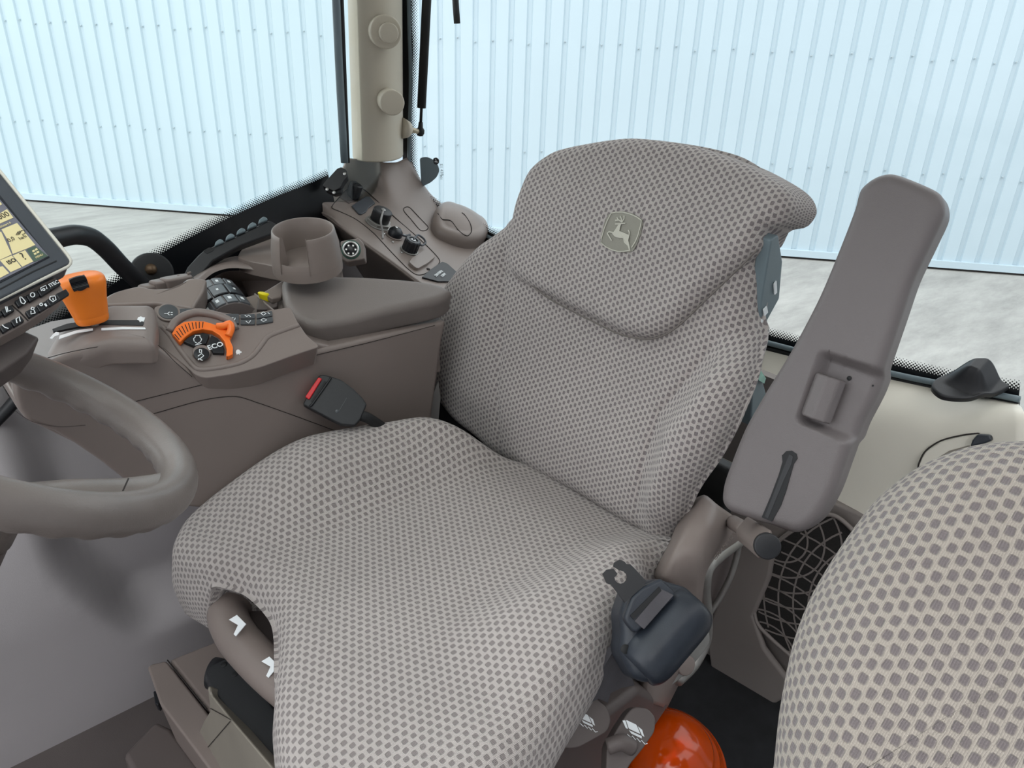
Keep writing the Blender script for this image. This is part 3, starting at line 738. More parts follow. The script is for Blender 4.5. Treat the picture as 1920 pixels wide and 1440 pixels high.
# ---- folded-up armrest
ar_b, ar_t = PX(1450, 900, 0.80), PX(1680, 420, 0.90)
an = Vector((-0.92, -0.10, 0.36)); ap = Plane(PX(1500, 850, 0.80), an, (0, -1, 0))
if ap.v.z < 0: ap.v = -ap.v
apx = [(1598, 392), (1610, 352), (1640, 328), (1675, 323), (1742, 349), (1764, 366), (1768, 398), (1745, 450), (1712, 520), (1688, 590), (1664, 660), (1640, 730), (1612, 785), (1603, 806), (1584, 860), (1560, 925), (1530, 975), (1490, 1000), (1440, 985), (1392, 970), (1362, 958), (1350, 940), (1352, 912), (1362, 880), (1392, 805), (1428, 740), (1480, 655), (1530, 560), (1568, 470)]
ao = [ap.ab(*q) for q in apx]
afr = lambda a, b, c: ap.o+ap.u*a+ap.v*b+ap.n*c
ctr = ap.ab(1530, 760)
notch_c = ap.ab(1608, 720); 
n_tl, n_tr, n_bl, n_br = ap.ab(1545, 665), ap.ab(1645, 672), ap.ab(1500, 795), ap.ab(1600, 800)
def atop(a, b):
    # shallow pocket that holds the knob, open to the outer edge
    bm0 = n_bl[1]; bt0 = n_tl[1]; t = (b-bm0)/(bt0-bm0)
    lo = n_bl[0]+(n_tl[0]-n_bl[0])*t
    inx = sstep(-0.01, 0.008, a-lo)*(1-sstep(-0.006, 0.004, a-(n_br[0]+(n_tr[0]-n_br[0])*t)-0.010)); iny = sstep(-0.02, 0.10, t)*(1-sstep(0.93, 1.08, t))
    return -0.017*inx*iny
arm = pillow('armrest', ao, ctr, atop, 0.013, lambda a, b: 0.052, afr, 'arm', ds, N=110, MO=300, Rb=0.012)
kn = Plane(afr(*ap.ab(1540, 750), 0.0), (-0.92, -0.16, 0.36), ap.u)
k0, k1 = ap.p(*ap.ab(1526, 786), -0.006), ap.p(*ap.ab(1556, 706), -0.006)
kd = (k1-k0).normalized(); kw_ = ap.n.cross(kd)
hexp = [k0+kw_*(0.0165*math.cos(math.radians(t)))*1.15+ap.n*(0.0155*math.sin(math.radians(t))) for t in range(0, 360, 45)]
knob = prism('adjuster_knob', hexp, kd*(k1-k0).length, 'arm', arm, 0.003)
cyl('screw_hole', ap.p(*ap.ab(1585, 708), -0.0166), ap.n, 0.0028, 0.0006, 'rubber', arm, n=14)
cyl('screw_hole', ap.p(*ap.ab(1630, 722), -0.0166), ap.n, 0.0012, 0.0006, 'rubber', arm, n=10)
sl = [(1474, 846), (1484, 845), (1493, 851), (1495, 860), (1488, 870), (1474, 920), (1464, 948), (1447, 978), (1428, 970), (1445, 930), (1460, 890), (1467, 866), (1466, 854)]
plate('slot', ap, sl, 'rubber', arm, 0.0012, 0.002)
plate('slot_lining', ap, [(1480, 852), (1487, 856), (1484, 870), (1470, 900), (1440, 972), (1434, 968), (1468, 880)], 'black', arm, 0.0016, 0.001)
# ---- suspension skirts and levers low on the near side
ls_ = Plane(PY(1150, 1380, 0.43), (-0.35, -0.55, 0.76), (1, 0, 0))
gm = prism('seat_base_side', [PY(x, y, 0.46) for x, y in [(1200, 1290), (1130, 1345), (1085, 1300), (1000, 1440), (960, 1560), (1120, 1560), (1180, 1440), (1260, 1320)]], (0, 0.05, 0), 'taupe_dark', ds, 0.012)
lev1 = plate('swivel_lever', ls_, [(1110, 1300), (1138, 1325), (1147, 1350), (1140, 1372), (1085, 1402), (1062, 1404), (1030, 1390), (1060, 1340), (1085, 1300)], 'taupe_dark', ds, 0.030, 0.03, 0.007, r=0.006)
lev2 = plate('slide_lever', ls_, [(1190, 1325), (1215, 1328), (1230, 1345), (1228, 1372), (1205, 1405), (1180, 1435), (1165, 1470), (1135, 1470), (1138, 1400), (1160, 1362), (1178, 1335)], 'taupe_dark', ds, 0.045, 0.03, 0.008, r=0.006)
tube('slide_lever', [ls_.hit(1140, 1400, 0.05), ls_.hit(1165, 1392, 0.055), ls_.hit(1186, 1402, 0.048)], 0.010, 'taupe_dark', ds, n=14, seg=12)
for lv_, cx, cy, c, sc_ in ((lev1, 1098, 1347, 0.0302, 1.05), (lev2, 1188, 1366, 0.0452, 1.2)):
    S = lambda pts: [(cx+(x*0.90-y*-0.35)*sc_, cy+(x*0.42+y*0.9)*sc_) for x, y in pts]
    plate('icon', ls_, S([(-9, -11), (9, -11), (10, 5), (-10, 5)]), 'white', lv_, c+0.0006, 0.0005, r=0.0015)
    plate('icon', ls_, S([(-17, -6), (-11, -9), (-12, 6), (-16, 7)]), 'white', lv_, c+0.0006, 0.0005)
    plate('icon', ls_, S([(17, -6), (11, -9), (12, 6), (16, 7)]), 'white', lv_, c+0.0006, 0.0005)
    plate('icon', ls_, S([(-11, 8), (11, 8), (9, 13), (-9, 13)]), 'white', lv_, c+0.0006, 0.0005)
    strokes('icon', ls_, [S([(-18, 18), (-13, 22), (-9, 17), (-5, 22), (-1, 17), (3, 22), (7, 17), (11, 22), (17, 18)])], 0.0009, 'white', lv_, c+0.0003)
rag = [PY(x, y, 0.445) for x, y in [(1165, 1205), (1185, 1240), (1185, 1270), (1190, 1285), (1165, 1290), (1145, 1300), (1140, 1318), (1122, 1310), (1112, 1315), (1095, 1335), (1080, 1345), (1110, 1290), (1150, 1220)]]
prism('torn_cloth', rag, (0, 0.008, 0), 'belt', ds)
# under-seat suspension: black channel, beige bellows
ch = tube('suspension_channel', [PZ(398, 1262, 0.31), PZ(420, 1275, 0.31), PZ(560, 1480, 0.31)], 0.024, 'black', ds, n=20, seg=20)
chp = Plane(PZ(440, 1300, 0.335), (-0.25, 0, 1), (0, -1, 0))
plate('suspension_channel', chp, [(384, 1262), (395, 1246), (432, 1230), (450, 1240), (620, 1470), (575, 1520), (392, 1286)], 'black', ds, 0.0, 0.05, 0.01, r=0.01)
for q in ((420, 1246), (441, 1264)): cyl('bolt_hole', chp.hit(*q, 0.0), chp.n, 0.005, 0.0008, 'rubber', ds, n=16)
cyl('bolt', chp.hit(472, 1363, -0.01), (-1, -0.2, 0.3), 0.006, 0.012, 'metal', ds, 0.002, n=14)
prism('bellows', [PX(x, y, 0.222) for x, y in [(386, 1278), (394, 1300), (430, 1345), (460, 1380), (520, 1450), (560, 1520), (440, 1520), (370, 1420), (366, 1385), (380, 1350), (392, 1330)]], (0.022, 0, -0.03), 'tan', ds, 0.008)
strokes('bellows_seam', Plane(PX(400, 1380, 0.2215), (-1, 0, 0), (0, -1, 0)), [[(370, 1424), (432, 1352)], [(394, 1328), (434, 1350)]], 0.0012, 'dkline', ds, 0.0005)
# ================================================================ passenger seat, close on the right
ps_ = root('passenger_seat', (0.5, 0.02, 0.2), 'close-up grey dotted cloth passenger seat back cut off at the lower right', 'seat')
pp = Plane(PD(1720, 1150, 0.50), (-0.72, -0.28, 0.62), (0, 1, 0))
if pp.v.z < 0: pp.v = -pp.v
pfr = lambda a, b, c: pp.o+pp.u*a+pp.v*b+pp.n*c
def pab(px, py, c=-0.05): d = pp.hit(px, py, c)-pp.o; return (d.dot(pp.u), d.dot(pp.v))
po = [pab(*q) for q in [(1440, 1560), (1450, 1440), (1462, 1330), (1486, 1210), (1520, 1120), (1570, 1035), (1640, 940), (1720, 876), (1800, 842), (1870, 830), (1950, 830)]]
po += [pab(*q) for q in [(2100, 850), (2260, 920), (2380, 1060), (2420, 1250), (2400, 1450), (2300, 1620), (2000, 1700), (1650, 1680)]]
pc = pab(1850, 1250)
def ptop(a, b):
    d = math.hypot(a-pc[0], (b-pc[1])*0.9); return 0.02*gau(d, 0.16)-0.010*gau((a-pab(1600, 1300)[0]), 0.004)*sstep(pab(1600, 1270)[1], pab(1640, 1330)[1], b)
pillow('backrest', po, pc, ptop, 0.07, 0.14, pfr, 'fab_front', ps_, N=60, MO=220)
prism('seat_shell', [Vector(p) for p in ((0.50, -0.20, 0.25), (0.72, -0.20, 0.25), (0.80, -0.20, 0.72), (0.66, -0.20, 0.70))], (0, 0.30, 0), 'taupe_dark', ps_, 0.02)
# ================================================================ lap-belt retractor beside the driver seat
rt = root('seat_belt_retractor', PY(1240, 1180, 0.43), 'dark blue-grey belt retractor with black metal tongue beside the driver seat cushion', 'seat belt')
rp = Plane(PY(1240, 1180, 0.395), (-0.42, -0.62, 0.66), (1, 0, 0))
rh = plate('housing', rp, [(1182, 1098), (1235, 1084), (1262, 1092), (1292, 1100), (1318, 1128), (1328, 1165), (1318, 1205), (1270, 1255), (1222, 1284), (1190, 1275), (1163, 1225), (1168, 1190), (1164, 1150)], 'navy', rt, 0.0, 0.065, 0.014, r=0.008, seg=5)
A0, A1 = rp.hit(1200, 1250, -0.012), rp.hit(1300, 1135, -0.012)
tube('spool_cover', [A0-(A1-A0)*0.05, A0, (A0+A1)/2, A1, A1+(A1-A0)*0.04], 0.034, 'navy', rt, n=30, seg=20, rf=lambda t: 0.034*(1-0.25*abs(2*t-1)**6))
strokes('housing_seam', rp, [[(1185, 1240), (1205, 1205), (1255, 1150), (1292, 1112)], [(1170, 1210), (1200, 1216)]], 0.002, 'rubber', rt, 0.0008)
gl = plate('belt_guide', rp, [(1176, 1170), (1170, 1158), (1184, 1120), (1206, 1100), (1240, 1084), (1266, 1108), (1266, 1120), (1196, 1186), (1188, 1184)], 'navy', rt, 0.014, 0.016, 0.004, r=0.004)
plate('belt_webbing', rp, [(1190, 1165), (1240, 1104), (1264, 1116), (1208, 1180)], 'belt', rt, 0.0158, 0.004, 0.001)
plate('guide_slot', rp, [(1182, 1154), (1188, 1162), (1240, 1108), (1236, 1100)], 'rubber', rt, 0.0162, 0.004)
for q in ((1172, 1217), (1210, 1251), (1303, 1137)):
    cyl('screw_recess', rp.hit(*q, 0.0005 if q[0] < 1200 else 0.012), rp.n, 0.0055, 0.0008, 'rubber', rt, n=18)
tg = Plane(rp.p(0, 0, 0.012), rp.n, rp.u)
outl = [(1130, 1076), (1138, 1068), (1150, 1066), (1158, 1076), (1153, 1082)] + [(1164+12*math.cos(t), 1082+12.5*math.sin(t)) for t in [math.radians(q) for q in (180, 150, 120, 90, 60, 30, 0, -30, -60, -90, -105)]] + [(1160, 1068), (1150, 1062), (1152, 1055), (1162, 1049), (1171, 1053), (1175, 1058), (1182, 1058), (1190, 1066), (1212, 1090), (1206, 1100), (1185, 1118), (1172, 1130), (1146, 1096), (1138, 1094)]
tng = plate('tongue', tg, outl, 'black', rt, 0.0, 0.003)
# belt buckle on the far side
bu = root('belt_buckle', PY(625, 760, 1.0), 'black belt buckle with red release button between cushion and console', 'seat belt')
bpn = Plane(PY(625, 750, 1.03), (-0.35, -0.72, 0.60), (0.9, 0.2, -0.4))
bb = plate('buckle_body', bpn, [(571, 752), (568, 758), (582, 766), (612, 782), (640, 796), (665, 798), (676, 786), (688, 758), (680, 746), (662, 728), (640, 712), (622, 706), (606, 702), (598, 704)], 'black', bu, 0.0, 0.022, 0.004, r=0.003)
plate('release_button', bpn, [(572, 744), (597, 707), (604, 710), (580, 749)], 'red', bu, 0.004, 0.018, 0.0015)
plate('tongue_slot', bpn, [(583, 752), (608, 714), (612, 716), (587, 755)], 'rubber', bu, 0.0012, 0.002)
tube('buckle_rim', [bpn.hit(580, 762, 0.002), bpn.hit(586, 757, 0.002), bpn.hit(618, 712, 0.002), bpn.hit(620, 707, 0.002)], 0.0018, 'black', bu, n=8, seg=16)
strokes('press_mark', bpn, [[(650, 746), (636, 770)]], 0.0008, 'keygrey', bu, 0.0006); cyl('press_mark', bpn.hit(632, 771, 0), bpn.n, 0.003, 0.0008, 'keygrey', bu, n=14)
tube('buckle_strap', [bpn.hit(672, 778, -0.01), bpn.hit(692, 785, -0.015), bpn.hit(730, 810, -0.06)], 0.009, 'rubber', bu, n=12, seg=12)
st = tag(prism('seat_belt_strap', [PY(x, y, 1.10) for x, y in [(822, 715), (826, 745), (822, 790), (806, 792), (803, 765), (812, 740)]], (0.0, 0.003, 0.0), 'beltgrey'), 'pale grey webbing strap behind the far edge of the driver seat back', 'strap')
# ================================================================ control console on the right of the driver
cc = root('control_console', (0.4, 1.2, 0.5), 'taupe armrest console with orange dial and keys between driver seat and side window', 'console')
YS = 1.07
bot = [(24, 712), (26, 742), (34, 768), (52, 792), (76, 801), (102, 810), (140, 832), (190, 866), (240, 905), (330, 950), (450, 960), (700, 960), (800, 900), (812, 770), (822, 700), (830, 640), (838, 600)]
topl = [(820, 606), (700, 632), (640, 646), (600, 655), (545, 672), (490, 690), (430, 704), (385, 711), (368, 706), (345, 686), (302, 655), (285, 650), (200, 651), (130, 664), (82, 682)]
body = prism('side_shell', [PY(x, y, YS) for x, y in bot+topl+[(40, 692)]], (0.02, 0.20, -0.02), 'taupe', cc, 0.010, 4)
sp_ = Plane((0.4, YS, 0.7), (0, -1, 0), (1, 0, 0))
SL = lambda nm, L, w, m='dkline': strokes(nm, sp_, [[tuple(v[:2]) for v in spline([Vector((*sp_.ab(x, y), 0)) for x, y in l], 40)] for l in L], w, m, cc, 0.0004, raw=True)
SL('panel_gap', [[(200, 768), (225, 760), (300, 741), (420, 711), (500, 690), (600, 664), (700, 640), (815, 610)]], 0.0010)
SL('panel_gap', [[(245, 787), (300, 772), (380, 750), (440, 743), (480, 754), (540, 775), (600, 797), (640, 812)]], 0.0011)
SL('panel_gap', [[(85, 672), (130, 660), (200, 648), (285, 646), (302, 652), (330, 680), (360, 706)]], 0.0009)
# lower rounded nose under the shell
prism('lower_shell', [PY(x, y, 1.10) for x, y in [(26, 742), (34, 768), (52, 792), (76, 801), (140, 832), (190, 866), (240, 905), (300, 940), (360, 900), (300, 850), (160, 800)]], (0.0, 0.18, 0), 'taupe', cc, 0.02, 4)
SL('crease', [[(28, 770), (60, 790), (110, 800), (160, 797)]], 0.0008, 'taupe_dark')
# ---- front top shell with throttle slot
TZ = Plane(PY(200, 625, 1.085), (-0.02, -0.16, 1), (1, 0, 0))
ft = [(62, 668), (74, 642), (92, 618), (106, 605), (140, 588), (205, 566), (289, 566), (293, 590), (291, 628), (289, 642), (200, 642), (130, 655), (84, 672), (70, 680)]
fto = rnd([TZ.ab(*q) for q in ft], 0.010, 4)
fts = pillow('front_shell', [tuple(v[:2]) for v in fto], TZ.ab(190, 615), lambda a, b: -0.020*sstep(0.10, 0.0, (a-TZ.ab(62, 668)[0])), 0.016, 0.036, lambda a, b, c: TZ.p(a, b, c), 'taupe', cc, N=12, MO=120, Rb=0.004)
TS = Plane(TZ.o, TZ.n, TZ.u)
plate('throttle_slot', TS, [(100, 622), (98, 617), (125, 607), (170, 600), (262, 600), (270, 604), (268, 610), (170, 608), (128, 616)], 'rubber', cc, 0.0008, 0.003)
plate('throttle_scale', TS, [(112, 629), (144, 619), (174, 615), (174, 619), (144, 624), (110, 636)], 'white', cc, 0.001, 0.0008)
plate('throttle_scale', TS, [(190, 615), (230, 613), (272, 614), (273, 617), (230, 617), (190, 619)], 'white', cc, 0.001, 0.0008)
plate('hare_icon', TS, [(93, 634), (100, 626), (105, 622), (111, 623), (110, 628), (103, 630), (98, 635)], 'white', cc, 0.001, 0.0008)
plate('tortoise_icon', TS, [(257, 599), (259, 595), (264, 593), (268, 595), (272, 595), (271, 599), (269, 603), (266, 602), (262, 604), (261, 601)], 'white', cc, 0.001, 0.0008)
# lever: chrome stem, orange grip with a ribbed wheel
l0, l1 = TS.hit(184, 612), PY(176, 604, 1.12)
stem = tube('lever_stem', [TS.hit(182, 614, -0.004), PY(176, 602, 1.115), PY(165, 570, 1.115)], 0.0055, 'metal', cc, n=14, seg=6)
gb, gt = PY(175, 604, 1.115), PY(146, 515, 1.115)
gax = (gt-gb).normalized(); GL = (gt-gb).length
toc = (EYE-gb).normalized(); gs_ = gax.cross(toc).normalized(); gf_ = gs_.cross(gax).normalized()
def grip():
    v = []; f = []; n = 44; prof = [(0.0, 0.0), (0.0, 0.60), (0.015, 0.72), (0.035, 0.80), (0.16, 0.84), (0.165, 0.82), (0.175, 0.85), (0.35, 0.92), (0.55, 1.02), (0.7, 1.13), (0.84, 1.20), (0.91, 1.15), (0.96, 1.0), (0.99, 0.75), (1.0, 0.4), (1.002, 0.0)]
    for t, w in prof:
        for i in range(n):
            a = 2*math.pi*i/n; ca, sa = math.cos(a), math.sin(a)
            rx = 0.0262*w*math.copysign(abs(ca)**0.8, ca); ry = 0.0200*w*math.copysign(abs(sa)**0.8, sa)
            v.append(gb+gax*GL*t+gs_*rx+gf_*ry)
    for j in range(len(prof)-1):
        for i in range(n): f.append([j*n+i, j*n+(i+1) % n, (j+1)*n+(i+1) % n, (j+1)*n+i])
    o = link('throttle_grip', v, f, 'orange', cc)
    s = o.modifiers.new('s', 'SUBSURF'); s.levels = 1; s.render_levels = 1
    return o
gr = grip()
gpl = Plane(gb+gax*GL*0.70+gf_*0.0238, gf_-gax*0.05, gs_)
if gpl.v.dot(gax) < 0: gpl.v = -gpl.v
plate('thumbwheel_recess', gpl, [(129, 526), (136, 522), (150, 518), (160, 518), (164, 526), (166, 534), (162, 541), (152, 546), (144, 545), (136, 537)], 'rubber', gr, 0.0012, 0.004, r=0.004)
tw = gpl.hit(149, 533, -0.001); wa_ = (gpl.hit(166, 524)-gpl.hit(130, 534)).normalized()
def ribwheel():
    v = []; f = []; n = 60
    for j, (t, r) in enumerate(((-0.0100, 0.006), (-0.0095, 0.0084), (0.0095, 0.0084), (0.0100, 0.006))):
        for i in range(n):
            a = 2*math.pi*i/n; q = wa_.orthogonal().normalized(); w = wa_.cross(q); rr = r*(1+0.06*(1 if i % 2 else -1))
            v.append(tw-gf_*0.0045+wa_*t+(q*math.cos(a)+w*math.sin(a))*rr)
    for j in range(3):
        for i in range(n): f.append([j*n+i, j*n+(i+1) % n, (j+1)*n+(i+1) % n, (j+1)*n+i])
    f.append(list(range(n))); f.append([3*n+i for i in range(n-1, -1, -1)])
    return link('thumbwheel', v, f, 'key', gr, False)
ribwheel()
# ---- dial panel, tilted towards the seat
DP = Plane(PY(390, 650, 1.095), (-0.10, -0.55, 0.83), (1, 0, 0))
dpo = [(292, 650), (289, 576), (298, 572), (365, 577), (450, 590), (545, 575), (556, 600), (575, 628), (600, 650), (545, 668), (490, 688), (432, 702), (386, 709), (368, 704), (345, 684), (303, 651)]
dpl = plate('dial_panel', DP, dpo, 'taupe', cc, 0.0, 0.05, 0.004, r=0.006)
rim = [(303, 612), (318, 628), (340, 660), (364, 688), (378, 693), (410, 690), (450, 681), (474, 667), (492, 645), (506, 630), (560, 610)]
tube('panel_rim', [DP.hit(*q, -0.001) for q in rim], 0.0042, 'taupe', dpl, n=12, seg=80)
DC = DP.ab(379, 663); rr_ = abs(DP.ab(379, 663)[0]-DP.ab(397, 663)[0])
def dpt(px, py): return DP.ab(px, py)
# ring measures taken from the picture: centre of the small round key, orange ring outside it
dring = [(322, 625), (330, 612), (345, 603), (363, 601), (383, 602), (400, 607), (413, 612), (425, 608), (432, 604), (437, 608), (436, 625), (431, 636), (437, 650), (437, 664), (428, 668), (424, 667), (425, 655), (421, 640), (411, 628), (398, 620), (380, 617), (362, 621), (348, 631), (337, 642)]
og = plate('dial_ring', DP, dring, 'orange2', dpl, 0.011, 0.011, 0.0025, seg=3)
for k in range(10):
    t = k/9; A = spline([Vector((*p, 0)) for p in ((326, 625), (336, 611), (352, 604), (366, 602), (381, 602))], 10)[k]; B = spline([Vector((*p, 0)) for p in ((338, 639), (346, 631), (358, 622), (368, 619), (379, 617))], 10)[k]
    strokes('grip_line', DP, [[(A.x+(B.x-A.x)*0.12, A.y+(B.y-A.y)*0.12), (A.x+(B.x-A.x)*0.85, A.y+(B.y-A.y)*0.85)]], 0.0012, 'dkline', og, 0.0112)
hump = [DP.hit(408, 612, 0.010), DP.hit(420, 611, 0.015), DP.hit(431, 607, 0.018), DP.hit(433, 618, 0.016), DP.hit(428, 630, 0.012)]
tube('dial_thumb_rest', hump, 0.0055, 'orange2', og, n=14, seg=20)
tube('dial_hood', [DP.hit(x, y, 0.002) for x, y in [(318, 622), (328, 604), (346, 592), (368, 586), (392, 588), (414, 594), (432, 603), (441, 618)]], 0.0062, 'taupe', dpl, n=14, seg=50)
plate('dial_key', DP, [(344, 640), (353, 632), (366, 626), (380, 624), (393, 627), (386, 644), (376, 645), (367, 650)], 'key', dpl, 0.007, 0.007, 0.001)
plate('dial_key', DP, [(396, 628), (408, 634), (417, 643), (421, 655), (420, 662), (399, 661), (396, 652), (389, 645)], 'key', dpl, 0.007, 0.007, 0.001)
cyl('dial_key', DP.hit(378, 664, 0.0), DP.n, 0.0128, 0.0072, 'taupe', dpl, 0.002)
k3 = cyl('dial_key', DP.hit(378, 664, 0.0072), DP.n, 0.0110, 0.001, 'key', dpl, 0.0005)
e0 = DP.ab(404, 649, 0.007)
text('lettering', 'ECO', DP, e0[0], e0[1], 0.0115, 'white', dpl, rot=0.0, c=0.0075, bold=True)
strokes('engine_icon', DP, [[(364, 640), (363, 635), (366, 632), (366, 629), (375, 629), (375, 632), (378, 636), (376, 641), (370, 644), (365, 641)], [(366, 647), (378, 644)]], 0.0011, 'white', dpl, 0.0072)
strokes('seat_icon', DP, [[(371, 668), (378, 663), (382, 667), (376, 672), (371, 675)], [(374, 655), (378, 656), (378, 661), (374, 661), (374, 655)], [(372, 672), (380, 676)]], 0.0012, 'white', dpl, 0.0084)
plate('tortoise_icon', DP, [(442, 661), (443, 657), (446, 655), (449, 656), (451, 659), (453, 659), (453, 661), (450, 662), (449, 665), (447, 663), (444, 665), (443, 662)], 'white', dpl, 0.0008, 0.0006)
# round key and the grey key rows
rk = DP.hit(316, 588, 0.0)
cyl('round_key', rk, DP.n, 0.0165, 0.0045, 'taupe2', cc, 0.0015); cyl('round_key', rk+DP.n*0.0045, DP.n, 0.0135, 0.0012, 'keygrey', cc, 0.0006)
strokes('key_icon', DP, [[(308, 588), (314, 588), (318, 585)], [(314, 588), (318, 591)], [(320, 586), (324, 586)], [(320, 590), (324, 590)]], 0.0011, 'white', cc, 0.0062)
for q in ([(333, 580), (340, 578), (362, 578), (352, 583), (337, 590)], [(362, 578), (390, 580), (416, 586), (416, 590), (392, 584), (368, 582)], [(422, 588), (448, 588), (448, 607), (436, 604), (424, 594)],
          [(451, 589), (478, 588), (478, 597), (451, 597)], [(451, 599), (478, 598), (478, 608), (451, 608)], [(481, 588), (510, 582), (511, 592), (481, 597)], [(481, 599), (511, 593), (512, 603), (481, 608)]):
    plate('function_key', DP, q, 'keygrey', cc, 0.0035, 0.004, 0.0012)
strokes('key_icon', DP, [[(429, 596), (430, 600), (440, 600), (441, 596)], [(432, 596), (438, 596)], [(459, 591), (463, 594), (466, 591), (470, 594)], [(461, 602), (466, 606), (470, 601)], [(489, 588), (494, 585), (499, 588), (494, 591), (489, 588)], [(502, 586), (506, 589)], [(489, 600), (494, 597), (500, 600), (494, 603), (489, 600)]], 0.0011, 'white', cc, 0.0041)
# ---- raised rear deck with finger levers and the barrel of keys
DK = Plane(PY(280, 555, 1.20), (-0.05, -0.35, 0.94), (1, 0, 0))
dk = [(188, 572), (196, 556), (212, 547), (232, 541), (262, 534), (285, 541), (330, 538), (352, 520), (372, 520), (388, 522), (382, 545), (366, 571), (362, 578), (292, 568)]
pillow('rear_deck', [tuple(v[:2]) for v in rnd([DK.ab(*q) for q in dk], 0.006, 3)], DK.ab(290, 553), lambda a, b: 0.0, 0.005, 0.06, lambda a, b, c: DK.p(a, b, c), 'taupe2', cc, N=6, MO=120, Rb=0.003)
for i, (x, y) in enumerate(((292, 536), (312, 528), (331, 523))):
    p = PY(x, y, 1.30)
    s = pillow('finger_lever', [(-0.030, -0.008), (-0.02, -0.013), (0.02, -0.012), (0.030, -0.006), (0.030, 0.006), (0.02, 0.012), (-0.02, 0.013), (-0.030, 0.008)], (0, 0), lambda a, b: 0.006-6*abs(b)*abs(b), 0.005, 0.03, lambda a, b, c, p=p: p+Vector((0.86, 0.30, -0.10))*a+Vector((-0.3, 0.9, 0.0))*b+Vector((-0.1, -0.25, 0.95))*c, 'taupe', cc, N=6, MO=60)
    tube('lever_edge', [p+Vector((0.020, 0.0, 0.006)), p+Vector((0.028, 0.012, 0.003))], 0.002, 'taupe2', s, n=8, seg=4)
# barrel with keys: part cylinder
bA, bB = PY(428, 586, 1.175), PY(395, 540, 1.30)
bax = (bB-bA).normalized()
def barrel(name, r, a0, a1, s0, s1, m, parent, bv=0.001, th=0.004):
    """curved key on the barrel: angular range (deg), span along the axis 0..1"""
    L = (bB-bA).length; up = (Vector((-0.25, 0, 1))-bax*Vector((-0.25, 0, 1)).dot(bax)).normalized(); fw = bax.cross(up)
    if fw.x > 0: fw = -fw
    O_ = bA-up*0.030+bax*0
    v = []; f = []; n = 8
    for k in range(n+1):
        t = math.radians(a0+(a1-a0)*k/n); d = up*math.cos(t)-fw*math.sin(t)
        for s in (s0, s1):
            for rr in (r, r-th): v.append(O_+bax*L*s+d*rr)
    for k in range(n):
        a, b = k*4, k*4+4; f += [[a, a+2, b+2, b], [a+1, b+1, b+3, a+3], [a, b, b+1, a+1], [a+2, a+3, b+3, b+2]]
    f += [[0, 1, 3, 2], [n*4, n*4+2, n*4+3, n*4+1]]
    o = link(name, v, f, m, parent, True); bevel(o, bv, 2); return o
brl = barrel('key_barrel', 0.046, -55, 62, -0.05, 0.98, 'taupe_dark', cc, 0.003, 0.044)
for i in range(4): barrel('barrel_key', 0.0485, -42+i*24, -21+i*24, -0.02, 0.26, 'keygrey', brl)
for i in range(3): barrel('barrel_key', 0.0500, -42+i*32, -12+i*32, 0.30, 0.66, 'key', brl, 0.003)
for i in range(4): barrel('barrel_key', 0.0485, -42+i*24, -21+i*24, 0.70, 0.95, 'keygrey', brl)
for i in range(4):
    barrel('key_print', 0.0490, -36+i*24, -30+i*24, 0.08, 0.17, 'white', brl, 0.0001, 0.001); barrel('key_print', 0.0490, -36+i*24, -31+i*24, 0.78, 0.86, 'white', brl, 0.0001, 0.001)
for i in range(3): barrel('key_print', 0.0505, -30+i*32, -26+i*32, 0.44, 0.50, 'white', brl, 0.0001, 0.001)
# tray with the yellow button
ty = Plane(PY(490, 575, 1.22), (-0.05, -0.35, 0.94), (1, 0, 0))
plate('switch_tray', ty, [(440, 588), (452, 560), (480, 552), (520, 555), (530, 532), (540, 522), (545, 560), (530, 578), (490, 586)], 'taupe2', cc, 0.0, 0.03, 0.003, r=0.004)
plate('switch_guard', ty, [(481, 580), (484, 560), (489, 558), (512, 570), (522, 562), (520, 574), (500, 580)], 'taupe_dark', cc, 0.012, 0.012, 0.002)
plate('tray_wall', ty, [(492, 548), (528, 526), (538, 522), (528, 556), (510, 560)], 'taupe2', cc, 0.022, 0.012, 0.003)
yb = ty.hit(498, 560, 0.010)
pillow('lock_button', [(0.011*math.cos(t*math.pi/8), 0.008*math.sin(t*math.pi/8)) for t in range(16)], (0, 0), lambda a, b: 0.014, 0.004, 0.018, lambda a, b, c: yb+Vector((0.8, -0.5, -0.2))*a+Vector((0.4, 0.8, 0.0))*b+Vector((-0.25, -0.2, 0.9))*c, 'yellow', cc, N=5, MO=40)
# ---- padded lid
LP = Plane(PY(640, 612, 1.075), (-0.06, -0.30, 0.95), (1, 0, 0))
lo_ = [(528, 535), (534, 521), (560, 518), (660, 518), (760, 524), (815, 532), (846, 545), (840, 556), (815, 566), (740, 582), (660, 601), (600, 610), (572, 606), (550, 592), (534, 570)]
pillow('lid', [LP.ab(*q, -0.004) for q in lo_], LP.ab(660, 560), lambda a, b: 0.0, 0.014, 0.048, lambda a, b, c: LP.p(a, b, c), 'pad', cc, N=14, MO=160, Rb=0.006)
# base of the lid down to the shell
prism('lid_base', [PY(x, y, YS+0.006) for x, y in [(548, 610), (580, 640), (640, 652), (720, 634), (822, 606), (828, 700), (560, 720)]], (0.02, 0.19, 0), 'taupe', cc, 0.006)

prism('gap_shade_sheet', [Vector((0.845, 1.072, 0.30)), Vector((0.845, 1.30, 0.30)), Vector((0.845, 1.30, 0.58)), Vector((0.845, 1.072, 0.58))], (0.015, 0, 0), 'rubber', cc)  # added black sheet, keeps the gap beside the seat back in painted shade
